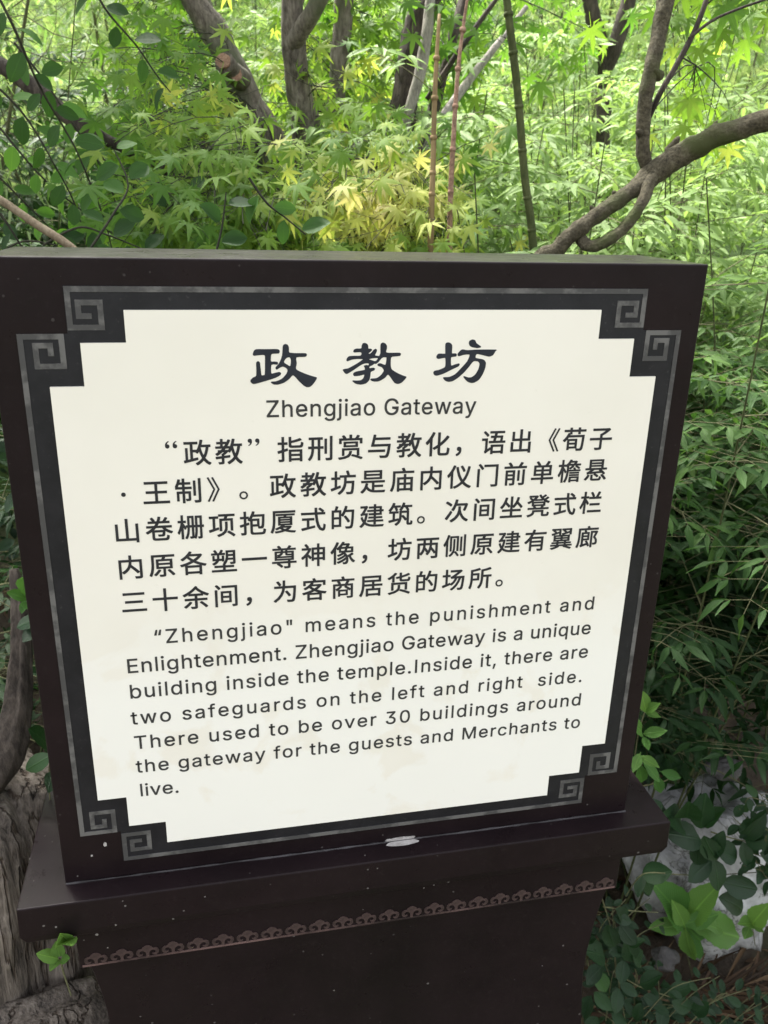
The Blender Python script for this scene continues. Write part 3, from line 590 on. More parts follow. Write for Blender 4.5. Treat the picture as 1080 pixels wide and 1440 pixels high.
# ---------------------------------------------------------------- leaves
def proto_strip(prof, fold=.12, curl=.15, wav=0, side=0, twist=0):
    """blade with a midrib: prof = [(x, half width)]; x 0..1"""
    v = []; f = []; uv = []
    for i, (x, h) in enumerate(prof):
        zc = -curl*x*x; yc = side*x*x; a = twist*x
        wz = wav*math.sin(x*19)
        for s_, hh in ((1, h), (0, 0), (-1, h)):
            ly = s_*hh; lz = (fold*h*1.5+wz*s_) if s_ else 0
            v.append((x, yc+ly*math.cos(a)-lz*math.sin(a), zc+ly*math.sin(a)+lz*math.cos(a)))
        uv += [(x, .5+h/.6), (x, .5), (x, .5-h/.6)]
    for i in range(len(prof)-1):
        a = i*3
        f += [(a, a+1, a+4, a+3), (a+1, a+2, a+5, a+4)]
    return np.array(v), f, np.array(uv)
def proto_maple(seed):
    r = random.Random(seed)
    dr = r.uniform(.1, .5); tl = r.uniform(-.25, .25)
    lobes = [(-128, .42), (-82, .68), (-40, .9), (0, 1.0), (40, .9), (82, .68), (128, .42)]
    v = [(0, 0, 0)]; uv = [(0, .5)]
    ring = []
    for i, (a, L) in enumerate(lobes):
        L *= r.uniform(.9, 1.08); a += r.uniform(-5, 5); t = math.radians(a)
        dx, dy = math.cos(t), math.sin(t); w = .092*L+.012
        mid = (dx*L*.52, dy*L*.52); 
        zt = -dr*L*L+r.uniform(-.09, .09)+tl*dy
        ring.append([(mid[0]+dy*w, mid[1]-dx*w, .0-.06*L), (dx*L, dy*L, zt), (mid[0]-dy*w, mid[1]+dx*w, -.06*L), (mid[0], mid[1], -.085*L+.045), L])
        if i < len(lobes)-1:
            a2_ = (lobes[i][0]+lobes[i+1][0])/2; t2 = math.radians(a2_); q = .30*min(L, lobes[i+1][1])+.03
            ring.append(('n', (math.cos(t2)*q, math.sin(t2)*q, -.01)))
    f = []; prev = None
    notches = [(-.05, -.08, 0)]+[x[1] for x in ring if x[0] == 'n']+[(-.05, .08, 0)]
    L_ = [x for x in ring if x[0] != 'n']
    nid = []
    for nn in notches: nid.append(len(v)); v.append(nn); uv.append((.3, .9))
    for i, (l, tip, rr, md, L) in enumerate(L_):
        b = len(v); v += [l, tip, rr, md]; uv += [(.5, .9), (1, .5), (.5, .9), (.5, .5)]
        # l is on the smaller-angle side
        f += [(0, nid[i], b, b+3), (0, b+3, b+2, nid[i+1]), (b, b+1, b+3), (b+3, b+1, b+2)]
    # short stalk
    b = len(v); v += [(0, .012, 0), (0, -.012, 0), (-.55, -.008, .05), (-.55, .008, .05)]; uv += [(0, .5)]*4
    f.append((b, b+1, b+2, b+3))
    return np.array(v), f, np.array(uv)
PR = {
 'maple': [proto_maple(s) for s in range(9)],
 'lance': [proto_strip([(0, .004), (.08, .05), (.28, w1), (.5, w1*1.02), (.75, .075), (.9, .03), (1, .002)], .25, c, w_, sd_, tw_) for c, w_, sd_, tw_, w1 in ((.1, 0, .08, .3, .125), (.3, .01, -.1, -.4, .115), (-.05, .012, .05, .6, .135), (.2, .008, -.16, .2, .10), (.4, 0, .12, -.8, .13), (.12, .015, 0, 1.0, .12))],
 'oval': [proto_strip([(0, .015), (.07, .12*k_), (.22, .26*k_), (.45, .325*k_), (.68, .29*k_), (.86, .18*k_), (.96, .07), (1, .01)], f_, c, .01, sd_, tw_) for f_, c, sd_, tw_, k_ in ((.18, .08, .05, .2, 1), (.1, .22, -.08, -.3, .92), (.35, -.03, .04, .4, 1.05), (.28, .3, -.05, .5, .85), (.22, .12, .1, -.5, .97))],
 'broad': [proto_strip([(-.12, .012), (0, .02), (.06, .09), (.13, .17), (.17, .16), (.24, .24), (.28, .23), (.35, .285), (.39, .27), (.47, .30), (.51, .275), (.60, .275), (.64, .245), (.72, .22), (.76, .18), (.83, .145), (.87, .10), (.94, .06), (1, .004)], f_, c, .012, sd_, tw_) for f_, c, sd_, tw_ in ((.25, .12, .05, .2), (.15, .3, -.06, -.2), (.3, .22, .1, .3), (.12, .05, -.04, .1))],
 'needle': [proto_strip([(0, .006), (.3, .045), (.7, .03), (1, .002)], .2, c) for c in (.1, .35)],
 'chip': [proto_strip([(0, .1), (.5, .3), (1, .05)], .2, c) for c in (.1, -.1)],
}
MESHES = {}
def proto_obj(kind, i, mat):
    k = (kind, i, mat.name)
    if k not in MESHES:
        v, f, uv = PR[kind][i]
        me = bpy.data.meshes.new('leaf'); me.from_pydata(v.tolist(), [], f); me.update(); smooth(me)
        ul = me.uv_layers.new(name='UVMap'); idx = [x for q in f for x in q]
        ul.data.foreach_set('uv', uv[idx].ravel()); me.materials.append(mat); MESHES[k] = me
    return MESHES[k]
BRD = (-.5765*S, .5735*S, Z0-.0725*S, Z0+1.0655*S)
class Leaves:
    def __init__(s, kind): s.kind = kind; s.L = []
    def add(s, p, d, n, size, tone, wid=1.0):
        d = np.array(d, float); d /= np.linalg.norm(d)+1e-9
        n = np.array(n, float); n = n-d*(n@d)
        l = np.linalg.norm(n)
        if l < 1e-4: n = np.array([d[1], -d[0], .1]); n = n-d*(n@d); l = np.linalg.norm(n)
        n /= l
        s.L.append((np.array(p, float), d, np.cross(n, d), n, size, tone, wid, rnd.randrange(len(PR[s.kind]))))
    def finish(s, parent, mat, limit=300, minpx=10, stuffname='foliage'):
        if not s.L: return
        s.L = [l for l in s.L if not (abs(l[0][0]) < .30 and 0 < l[0][1] < .14 and l[0][2] < Z0+.54) and not (abs(l[0][0]) < .36 and -.02 < l[0][1] < .16 and abs(l[0][2]-Z0+.035) < .036)]
        if not s.L: return
        Pp = np.array([l[0] for l in s.L]); sz = np.array([l[4] for l in s.L])
        C_ = Pp+np.array([l[1] for l in s.L])*sz[:, None]*.4
        u, v, z = topx(C_); px = sz*F/np.maximum(z, .05)
        ok = (z > .1) & (u > -15) & (u < 1095) & (v > -15) & (v < 1455) & (px >= minpx)
        # hidden behind the board?
        d = C_-CAM; t = (0-CAM[1])/np.where(np.abs(d[:, 1]) < 1e-6, 1e-6, d[:, 1]); q = CAM+d*t[:, None]
        hid = (C_[:, 1] > 0) & (q[:, 0] > BRD[0]+.01) & (q[:, 0] < BRD[1]-.01) & (q[:, 2] < BRD[3]-.01) & (q[:, 2] > .3)
        ok &= ~hid
        order = [i for i in np.argsort(-px) if ok[i]][:limit]
        sel = set(order)
        for i in order:
            p, dd, sd_, n, size, tone, wid, k = s.L[i]
            o = bpy.data.objects.new('leaf', proto_obj(s.kind, k, mat)); COL.objects.link(o)
            o.matrix_basis = Matrix([[dd[r]*size, sd_[r]*size*wid, n[r]*size, p[r]] for r in range(3)]+[[0, 0, 0, 1]])
            o.color = (tone, 0, 0, 1); o.parent = parent
        rest = [l for i, l in enumerate(s.L) if i not in sel]
        if not rest: return
        V = []; T = []; UV = []; loops = []; starts = []; tot = []; base = 0; lb = 0
        for k in range(len(PR[s.kind])):
            g = [l for l in rest if l[7] == k]
            if not g: continue
            pv, pf, puv = PR[s.kind][k]; n_ = len(g)
            A = np.stack([np.stack([l[1]*l[4], l[2]*l[4]*l[6], l[3]*l[4]], 0) for l in g])
            W = np.einsum('vc,gcx->gvx', pv, A)+np.stack([l[0] for l in g])[:, None, :]
            V.append(W.reshape(-1, 3)); T.append(np.repeat([l[5] for l in g], len(pv)))
            idx = np.array([x for q in pf for x in q]); ln = np.array([len(q) for q in pf])
            loops.append((idx[None, :]+(np.arange(n_)*len(pv))[:, None]).ravel()+base)
            UV.append(np.tile(puv[idx], (n_, 1))); tot.append(np.tile(ln, n_)); base += n_*len(pv)
        V = np.concatenate(V); T = np.concatenate(T); UV = np.concatenate(UV); loops = np.concatenate(loops); tot = np.concatenate(tot)
        me = bpy.data.meshes.new(stuffname)
        me.vertices.add(len(V)); me.vertices.foreach_set('co', V.ravel())
        me.loops.add(len(loops)); me.loops.foreach_set('vertex_index', loops)
        me.polygons.add(len(tot)); me.polygons.foreach_set('loop_start', np.concatenate([[0], np.cumsum(tot)[:-1]])); me.polygons.foreach_set('loop_total', tot)
        me.update(calc_edges=True); me.validate()
        ul = me.uv_layers.new(name='UVMap'); ul.data.foreach_set('uv', UV.ravel())
        at_ = me.attributes.new('tone', 'FLOAT', 'POINT'); at_.data.foreach_set('value', T)
        smooth(me); o = link(stuffname, me, mat, parent); o.color = (0, 0, 0, 1)
        if len(rest) > 12 or parent is None: o['kind'] = 'stuff'
        return o

class Twigs:
    """thin stems gathered into one mesh"""
    def __init__(s): s.v = []; s.f = []
    def add(s, pts, r0, r1, sides=4):
        n = len(pts); v, f = tube_mesh(pts, [r0+(r1-r0)*i/max(1, n-1) for i in range(n)], sides, cap=False)
        b = len(s.v); s.v += v; s.f += [tuple(x+b for x in q) for q in f]
    def finish(s, name, mat, parent, stuff=True):
        if not s.v: return
        o = pydata(name, s.v, s.f, mat, parent, True)
        if stuff: o['kind'] = 'stuff'
        return o
def jit(a): return Vector((rnd.uniform(-a, a), rnd.uniform(-a, a), rnd.uniform(-a, a)))
def bend(a, b, sag, n=6, wob=.01):
    a = Vector(a); b = Vector(b); j1 = jit(wob)
    return [a.lerp(b, t)+Vector((0, 0, -sag*4*t*(t-1)))+j1*math.sin(t*math.pi) for t in [i/n for i in range(n+1)]]
def limb(name, cps, mat, parent, sides=12, rough=.12, sub=8, ridge=0, rfreq=25):
    """cps: (px, py, Y, radius in photo pixels)"""
    w_ = []
    for u, v, Y, r in cps:
        p = at(u, v, Y); w_.append((p.x, p.y, p.z, r*dist(p)/F))
    c = curve_pts(w_, sub)
    v, f = tube_mesh([q[:3] for q in c], [max(.0006, q[3]) for q in c], sides, rough, rnd.uniform(0, 50), ridge=ridge, rfreq=rfreq)
    pydata(name, v, f, mat, parent, True)
    return [Vector(q[:3]) for q in c]
CAMV = Vector(CAM)
def facing(p, up=.8, tow=.8, j=.5):
    c = (CAMV-Vector(p)).normalized()
    return Vector((0, 0, up))+c*tow+jit(j)

# ---------------------------------------------------------------- maple clump (stems A, B, C) and second clump (D, E)
def maple_twigs(lv, tw, limbs, targets, size, tone, n_leaf=(6, 10), spread=.07):
    for p in targets:
        q = min((x for l in limbs for x in l), key=lambda x: (x-p).length + abs(x.z-p.z)*.3)
        path = bend(q, p, .03, 7, .05)
        tw.add(path, .0011, .0005, 4)
        d = (path[-1]-path[-2]).normalized()
        for k in range(rnd.randint(*n_leaf)):
            t = rnd.random()**.5
            b = path[int(t*7)] if t < 1 else path[-1]
            o_ = b.lerp(p, .5)+jit(spread)
            o_.z -= abs(rnd.gauss(0, .02))
            dd = (o_-b).normalized()*.5+Vector((rnd.uniform(-.6, .6), -.35, -.55))+jit(.45)
            lv.add(o_, dd, facing(o_, .6, 1.15, .5), size*rnd.uniform(.7, 1.2), tone(o_)+rnd.gauss(0, .09))
            if rnd.random() < .5: tw.add([b, b.lerp(o_, .5)+jit(.005), o_-dd.normalized()*size*.3], .0006, .0004, 3)
def region(boxes):
    out = []
    for (u0, v0, u1, v1, y0, y1, n) in boxes:
        for _ in range(n): out.append(at(rnd.uniform(u0, u1), rnd.uniform(v0, v1), rnd.uniform(y0, y1)))
    return out

MA = thing('maple_tree', 'green leaved maple with several grey trunks and a sawn limb stub, behind the board', 'tree')
A = limb('trunk', [(395, 700, .98, 46), (392, 330, 1.0, 34), (385, 225, 1.02, 25), (350, 150, 1.03, 21), (322, 85, 1.04, 17), (300, 40, 1.05, 16), (262, -20, 1.06, 14), (230, -160, 1.1, 12), (180, -500, 1.3, 7)], M['bark'], MA, 16, .16)
A2 = limb('branch', [(318, 75, 1.06, 12), (297, 45, 1.1, 14), (278, 0, 1.12, 15), (262, -80, 1.2, 14), (250, -400, 1.4, 7)], M['bark'], MA, 12, .14)
B = limb('trunk', [(415, 420, 1.02, 26), (432, 210, 1.02, 20), (421, 130, 1.0, 16), (413, 60, .98, 14.5), (412, 10, .97, 14), (418, -60, .97, 13), (425, -420, 1.0, 6)], M['bark'], MA, 16, .14)
B2 = limb('branch', [(408, 66, .98, 12), (425, 40, .95, 11), (446, 5, .92, 10), (470, -50, .9, 9), (560, -330, .8, 5)], M['bark'], MA, 12, .14)
C3 = limb('trunk', [(450, 420, 1.2, 16), (462, 240, 1.2, 12), (472, 150, 1.2, 11), (478, 80, 1.2, 11.5), (484, 0, 1.2, 12), (490, -90, 1.2, 10), (500, -380, 1.25, 6)], M['bark'], MA, 12, .14)
# stub with a pale sawn face
limb('branch_stub', [(340, 112, 1.0, 13), (326, 100, .97, 12.5), (316, 88, .94, 12)], M['bark'], MA, 14, .1, 4)
def disc(name, u, v, Y, rpx, nrm, mat, parent):
    p = at(u, v, Y); r = rpx*dist(p)/F; nv = Vector(nrm).normalized(); a = nv.orthogonal().normalized(); b = nv.cross(a)
    vs = [p+nv*.0012]+[p+(a*math.cos(t)+b*math.sin(t))*r*rnd.uniform(.9, 1.06) for t in [2*math.pi*i/18 for i in range(18)]]
    vs += [q-nv*.004 for q in vs[1:19]]
    pydata(name, vs, [(0, 1+i, 1+(i+1) % 18) for i in range(18)]+[(1+i, 19+i, 19+(i+1) % 18, 1+(i+1) % 18) for i in range(18)], mat, parent)
disc('sawn_face', 313, 85, .935, 9.5, (-.35, -.9, .3), M['cut'], MA)
disc('sawn_face', 332, 104, .955, 8, (.2, -.95, .25), M['cut'], MA)
lvA = Leaves('maple'); twA = Twigs()
ga = lambda p: .31+.24*max(0, min(1, (p.x+.35)/.35))+.15*noise.noise(p*4)
limbsA = [A, A2, B, B2, C3]
maple_twigs(lvA, twA, limbsA, region([(110, 160, 310, 340, .5, .95, 70), (150, 50, 255, 220, .75, 1.1, 22), (270, 285, 480, 348, .5, .8, 34), (350, 0, 560, 260, 1.2, 1.55, 66), (480, 110, 550, 240, .9, 1.1, 8), (440, 130, 530, 260, .9, 1.15, 8), (350, 130, 380, 180, .9, .97, 2), (270, 230, 320, 330, .6, .95, 10), (160, 0, 300, 130, 1.1, 1.4, 20)]), .0335, ga)
# crown above the view
maple_twigs(lvA, twA, limbsA, [Vector((rnd.uniform(-1.3, .5), rnd.uniform(.1, 2.0), rnd.uniform(2.45, 3.2))) for _ in range(45)], .05, ga, (7, 11), .16)
maple_twigs(lvA, twA, limbsA, [Vector((rnd.uniform(-1.3, .25), rnd.uniform(.35, 1.3), rnd.uniform(2.0, 2.6))) for _ in range(62)], .05, ga, (8, 12), .14)  # unseen low clusters added to block sky reflections on the plinth cap
maple_twigs(lvA, twA, limbsA, [Vector((rnd.uniform(-1.0, -.4), rnd.uniform(.45, 1.15), rnd.uniform(2.0, 2.5))) for _ in range(60)], .055, ga, (9, 13), .13)  # unseen dense clusters added to keep the sun off the cap's left end
lvA.finish(MA, M['maple']); twA.finish('twigs', M['twig_dark'], MA)

MB = thing('maple_tree', 'maple with yellowing leaves and dark forked stems behind the middle of the board', 'tree')
D1 = limb('trunk', [(548, 420, 1.1, 24), (560, 215, 1.12, 18), (572, 120, 1.14, 17), (583, 60, 1.15, 17), (598, 5, 1.16, 17), (620, -60, 1.2, 14), (700, -380, 1.3, 8)], M['bark_dark'], MB, 14, .18)
D2 = limb('branch', [(562, 225, 1.08, 5), (573, 165, 1.08, 6), (590, 105, 1.08, 7.5), (600, 50, 1.08, 7), (604, 10, 1.09, 6), (612, -60, 1.1, 5)], M['bark_pale'], MB, 10, .12)
E1 = limb('branch', [(596, 212, 1.1, 4), (612, 180, 1.12, 5), (640, 140, 1.15, 5.5), (668, 102, 1.18, 5), (700, 62, 1.2, 4), (740, 10, 1.25, 3)], M['bark_pale'], MB, 9, .15)
E2 = limb('branch', [(590, 230, 1.2, 8), (608, 160, 1.22, 8), (625, 95, 1.24, 7), (640, 40, 1.26, 6.5), (655, -20, 1.3, 6), (680, -200, 1.4, 4)], M['bark_dark'], MB, 10, .2)
E3 = limb('branch', [(600, 140, 1.22, 3), (640, 80, 1.2, 3.2), (675, 30, 1.2, 3), (705, -10, 1.2, 2.5)], M['bark_dark'], MB, 8, .15)
lvB = Leaves('maple'); twB = Twigs()
def gb(p):
    u, v, z = topx(np.array(p[:]))
    return .50+.42*math.exp(-(((u[0]-530)/110)**2+((v[0]-290)/70)**2))+.08*noise.noise(p*5)
maple_twigs(lvB, twB, [D1, D2, E1, E2], region([(430, 240, 630, 345, .5, .95, 56), (470, 285, 670, 350, .5, .85, 30), (490, 200, 560, 260, .8, 1.05, 8)]), .0325, gb)
maple_twigs(lvB, twB, [D1, E2, E3], region([(560, 0, 760, 130, 1.0, 1.6, 14), (600, 0, 860, 90, 1.2, 1.9, 10), (690, 140, 720, 215, .8, .95, 1), (650, 180, 700, 240, .75, .9, 1)]), .042, lambda p: .38+.1*noise.noise(p*5), (5, 8))
# a few pale leaves hanging clear on a thin twig
tw_line = [at(560, 250, .8), at(600, 235, .78), at(650, 205, .75), at(690, 190, .74)]
twB.add(tw_line, .0012, .0005, 5)
for u, v, t, s_ in [(588, 222, .92, .034), (652, 222, .97, .03), (688, 203, .95, .026), (708, 178, 1.0, .022), (650, 218, .85, .02), (730, 340, .8, .025), (745, 330, .85, .022)]:
    p = at(u, v, .76); lvB.add(p, (rnd.uniform(-.6, .6), -.3, -.7), facing(p, .3, 1, .3), s_, t)
lvB.finish(MB, M['maple']); twB.finish('twigs', M['twig_dark'], MB)

# ---------------------------------------------------------------- crooked tree at the right, growing beside the board
MG = thing('leaning_tree', 'crooked olive barked tree with a looping low limb behind the right of the board', 'tree')
yy = .34
def thin(c, k): return [(a, b, y_, r_*k) for a, b, y_, r_ in c]
G1 = limb('trunk', thin([(700, 560, .42, 22), (752, 385, .36, 17), (785, 350, yy, 14), (810, 325, yy-.01, 14), (838, 303, yy-.01, 14), (880, 275, yy-.01, 14), (912, 250, yy-.01, 17), (950, 222, yy-.02, 19), (1000, 195, yy-.04, 18), (1050, 178, yy-.06, 17), (1110, 158, yy-.08, 16), (1260, 90, yy-.1, 14), (1500, -60, yy, 10)], .74), M['bark_olive'], MG, 22, .22, 12, rfreq=55)
G2 = limb('branch', thin([(812, 328, yy, 9), (828, 346, yy-.02, 10), (850, 340, yy-.03, 9.5), (880, 318, yy-.03, 9.5), (903, 285, yy-.03, 9), (916, 252, yy-.02, 9), (928, 228, yy-.01, 8)], .8), M['bark_olive'], MG, 16, .22, 12, rfreq=55)
G3 = limb('branch', [(930, 250, yy, 8), (909, 232, yy, 8.5), (904, 195, yy, 8.5), (908, 140, yy, 9), (918, 90, yy, 9), (928, 40, yy+.01, 9.5), (938, -10, yy+.02, 10), (960, -160, yy+.1, 8), (980, -420, yy+.2, 5)], M['bark_olive'], MG, 16, .2, 12, rfreq=55)
G4 = limb('branch', [(912, 165, yy+.01, 4), (930, 128, yy, 3.6), (955, 85, yy, 3.4), (976, 45, yy, 3.2), (990, 10, yy, 3), (1010, -50, yy, 2.4)], M['bark_dark'], MG, 8, .12)
limb('branch', [(968, 55, yy, 2), (1000, 30, yy-.01, 1.8), (1040, 12, yy-.01, 1.5), (1090, -5, yy-.02, 1.2)], M['bark_dark'], MG, 7, .1)
for u, v, du, dv in [(1000, 188, 8, -18), (945, 208, 10, -16), (838, 303, -8, -14), (868, 282, -6, -14), (903, 188, -9, -4), (925, 105, -6, -8)]:
    limb('branch_stub', [(u-du*.3, v-dv*.3, yy, 7), (u+du*.4, v+dv*.4, yy-.005, 4.5), (u+du*.8, v+dv*.8, yy-.008, 3), (u+du, v+dv, yy-.008, 1.2)], M['bark_olive'], MG, 9, .25, 4)
lvG = Leaves('maple'); twG = Twigs()
maple_twigs(lvG, twG, [G3, G4], region([(860, -30, 960, 10, .35, .5, 2), (1000, -30, 1100, 40, .3, .5, 5), (960, 140, 1080, 240, .6, .9, 5), (960, 60, 1080, 200, .8, 1.2, 4)]), .04, lambda p: .5, (3, 5), .05)
maple_twigs(lvG, twG, [G1, G3], [Vector((rnd.uniform(.3, 1.6), rnd.uniform(-.1, 1.3), rnd.uniform(2.3, 3.0))) for _ in range(40)], .05, lambda p: .5, (7, 11), .16)
lvG.finish(MG, M['maple']); twG.finish('twigs', M['twig_dark'], MG)

# forked tree far back
MF = thing('forked_tree', 'dark forked trunk standing further back between the shrubs', 'tree')
limb('trunk', [(844, 420, 2.2, 10), (847, 230, 2.2, 9), (849, 150, 2.2, 9.5), (850, 100, 2.2, 11), (842, 55, 2.2, 9.5), (829, 0, 2.2, 9), (808, -120, 2.25, 8)], M['bark_dark'], MF, 12, .15)
limb('branch', [(850, 112, 2.19, 7), (860, 80, 2.18, 8.5), (873, 40, 2.18, 9), (884, 0, 2.18, 8.5), (898, -60, 2.2, 8), (925, -170, 2.2, 6)], M['bark_dark'], MF, 12, .15)
lvF = Leaves('maple'); twF = Twigs()
maple_twigs(lvF, twF, [[at(820, -100, 2.25), at(900, -120, 2.2)]], region([(640, -260, 1080, -90, 1.8, 2.6, 30)]), .05, lambda p: .45)
lvF.finish(MF, M['maple']); twF.finish('twigs', M['twig_dark'], MF)

# ---------------------------------------------------------------- canes
def cane(label, cat, name, pts, mat, nodes_=6, part='culm', group=None):
    t = thing(name, label, cat, group)
    c = limb(part, pts, mat, t, 10, .03, 6)
    # rings at the nodes
    L = len(c)
    for i in range(1, nodes_+1):
        k = int(i*(L-2)/(nodes_+1)); p = c[k]; d = (c[k+1]-c[k]).normalized(); r = pts[0][3]*dist(p)/F*1.12
        v, f = tube_mesh([p-d*.003, p, p+d*.003], [r*.8, r*.9, r*.8], 10)
        pydata('node_ring', v, f, mat, t, True)
    return t
cane('thin tan bamboo cane upright among the yellow maple leaves, left of its darker twin', 'bamboo cane', 'bamboo_cane', [(598, 700, .62, 4.6), (606, 330, .62, 4.2), (609, 230, .63, 3.6), (612, 120, .64, 3), (618, 20, .66, 2)], M['cane'], 7, group=None)
cane('thin reddish brown bamboo cane upright right of the yellow maple leaves', 'bamboo cane', 'bamboo_cane', [(628, 700, .62, 4.2), (632, 340, .62, 3.8), (638, 190, .62, 3.2), (646, 80, .64, 2.4), (660, -20, .66, 1.6)], M['cut'], 7, group=None)
cane('tall green knotty stem leaning left above the board, right of centre', 'stem', 'young_stem', [(762, 600, .7, 6), (750, 350, .68, 5.5), (738, 250, .68, 5.2), (728, 130, .68, 5), (715, 20, .68, 4.8), (705, -80, .7, 4), (690, -300, .75, 3)], M['green_stem'], 9, 'stem')
STK = thing('broken_branch', 'bare tan branch resting behind the top left of the board', 'branch')
limb('branch', [(-60, 250, .30, 5.5), (0, 281, .28, 5), (50, 315, .26, 5), (98, 346, .24, 5), (140, 385, .22, 5), (200, 440, .2, 4)], M['stick'], STK, 10, .1)
MD = thing('fallen_branch', 'dark bare branch slanting down from the left through the round leaves', 'branch')
limb('branch', [(-120, 40, .9, 12), (0, 92, .85, 10), (45, 122, .83, 10), (90, 158, .82, 9.5), (140, 192, .8, 8.5), (178, 210, .8, 7), (260, 260, .85, 6), (380, 400, .95, 5)], M['bark_dark'], MD, 12, .18)

# ---------------------------------------------------------------- round leaved shrub at the left
def leafy_stem(lv, tw, pts, r0, r1, size, tone, step=.028, sub=8, droop=.3, both=False, wid=1.0, face=(.7, .8, .5)):
    cp = []
    for u, v, Y in pts:
        p = at(u, v, Y); cp.append((p.x, p.y, p.z))
    c = [Vector(q) for q in curve_pts(cp, sub)]
    tw.add(c, r0, r1, 6)
    acc = 0; side = 1
    for i in range(1, len(c)):
        acc += (c[i]-c[i-1]).length
        if acc > step:
            acc = 0; d = (c[i]-c[i-1]).normalized(); right = d.cross((CAMV-c[i]).normalized())
            for sgn in ((1, -1) if both else (side,)):
                dd = right*sgn*1.0+d*.45+Vector((0, 0, -droop))+jit(.35)
                lv.add(c[i]+dd.normalized()*size*.12, dd, facing(c[i], *face), size*rnd.uniform(.75, 1.15), tone+rnd.gauss(0, .1), wid)
            side = -side
    return c
RS = thing('round_leaved_shrub', 'shrub with arching dark stems and round green leaves behind the top left of the board', 'shrub')
lv = Leaves('oval'); tw = Twigs()
for pts, tone in [
    ([(-10, -20, .50), (20, 40, .50), (55, 120, .52), (90, 180, .54), (112, 222, .55), (150, 320, .6), (170, 420, .62)], .35),
    ([(120, -40, .6), (150, 15, .6), (190, 62, .6), (220, 105, .62), (240, 130, .62)], .3),
    ([(-30, 100, .62), (10, 135, .62), (40, 170, .62), (70, 220, .62), (110, 300, .64), (130, 400, .66)], .45),
    ([(20, 60, .7), (60, 110, .7), (100, 170, .7), (150, 250, .72), (175, 330, .74)], .45),
    ([(0, 300, .45), (20, 330, .45), (50, 380, .46)], .3),
    ([(120, 360, .4), (160, 300, .42), (180, 260, .44), (160, 210, .46)], .4),
    ([(350, 250, .40), (375, 285, .4), (400, 305, .4), (430, 330, .4)], .45),
    ([(300, 370, .4), (312, 320, .4), (318, 270, .4)], .2),
    ([(0, 180, .75), (60, 250, .75), (120, 300, .78), (200, 360, .8)], .75),
    ([(-20, 230, .8), (40, 290, .8), (90, 340, .82)], .65),
    ([(130, 210, .8), (180, 255, .8), (230, 310, .8)], .4),
    ([(215, 330, .6), (240, 290, .6), (290, 270, .62)], .3),
    ([(60, 345, .5), (110, 320, .5), (150, 330, .5), (200, 350, .5)], .25),
    ([(-20, 370, .5), (30, 340, .5), (80, 345, .5)], .2)]:
    leafy_stem(lv, tw, pts, .0017, .0008, .0315, tone, .019)
lv.finish(RS, M['oval']); tw.finish('stems', M['twig_dark'], RS)

# ---------------------------------------------------------------- nandina: canes with compound leaves
def compound(lv, tw, o, d, L, size, tone, rw=.0011, pairs=4):
    """rachis with opposite side stalks, each carrying three to five leaflets"""
    d = Vector(d).normalized(); e = o+d*L
    if abs(e.x) < .40 and e.y < .26 and e.z < 1.5: return
    path = [o.lerp(e, t)+Vector((0, 0, -.22*L*t*t)) for t in [i/5 for i in range(6)]]
    tw.add(path, rw, rw*.5, 3)
    side = d.cross(Vector((0, 0, 1)))
    if side.length < .1: side = Vector((1, 0, 0))
    side.normalize()
    def leaflet(p, dd):
        dd = Vector(dd)+Vector((0, 0, -.35))+jit(.22)
        n = Vector((0, 0, 1))+(CAMV-p).normalized()*.35+jit(.35)
        lv.add(p, dd, n, size*rnd.uniform(.72, 1.18), tone+rnd.gauss(0, .08))
    for k in range(1, pairs+1):
        t = .25+.7*k/(pairs+.3); b = o.lerp(e, t)+Vector((0, 0, -.22*L*t*t))
        for sg in (-1, 1):
            sl = L*.42*(1.15-t); q = b+side*sg*sl+d*sl*.6+Vector((0, 0, -.1*sl))
            tw.add([b, q], rw*.5, rw*.35, 3)
            dd = (q-b).normalized(); s2 = dd.cross(Vector((0, 0, 1))).normalized() if abs(dd.z) < .95 else side
            leaflet(q, dd)
            for s_ in (-1, 1):
                leaflet(q-dd*sl*.25, dd*.6+s2*s_)
                if sl > .045: leaflet(b+(q-b)*.35, dd*.5+s2*s_)
    leaflet(path[-1], path[-1]-path[-2])
def nandina(name, label, bases, h0, h1, size, tone, group, mat='nandina', n_comp=(6, 9), L=(.16, .26), lean=.24, low=.25, limit=300, tonefn=None):
    t = thing(name, label, 'shrub', group); lv = Leaves('lance'); tw = Twigs(); cn = Twigs()
    for (x, y) in bases:
        z = ground_z(x, y); h = rnd.uniform(h0, h1)-z
        if h < .2: h = .2
        top = Vector((x+rnd.uniform(-lean, lean), y+rnd.uniform(-lean, lean), z+h))
        c = bend((x, y, z-.05), top, 0, 8, .05); cn.add(c, .0022, .0011, 5)
        for k in range(rnd.randint(*n_comp)):
            q = low+(1-low)*(k+rnd.random())/n_comp[1]; q = min(.999, q)
            i = int(q*8); p = c[i].lerp(c[i+1], q*8-i)
            a = rnd.uniform(0, 2*math.pi); el = rnd.uniform(-.1, .75)
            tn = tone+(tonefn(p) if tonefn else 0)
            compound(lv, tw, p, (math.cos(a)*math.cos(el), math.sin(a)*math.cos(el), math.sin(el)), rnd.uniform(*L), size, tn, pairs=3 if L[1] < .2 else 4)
    cn.finish('canes', M['green_stem'], t, False); tw.finish('leaf_stalks', M['twig'], t); lv.finish(t, M[mat], limit)
    return t
def rb(n, x0, x1, y0, y1): return [(rnd.uniform(x0, x1), rnd.uniform(y0, y1)) for _ in range(n)]
def hz(p): return .55*max(-.6, min(1, (p.z-1.07)*2.4))  # leaf colour darkened low and brightened high, painting in shade and sunlight
G_N = 'feathery leaved nandina shrubs behind the board'
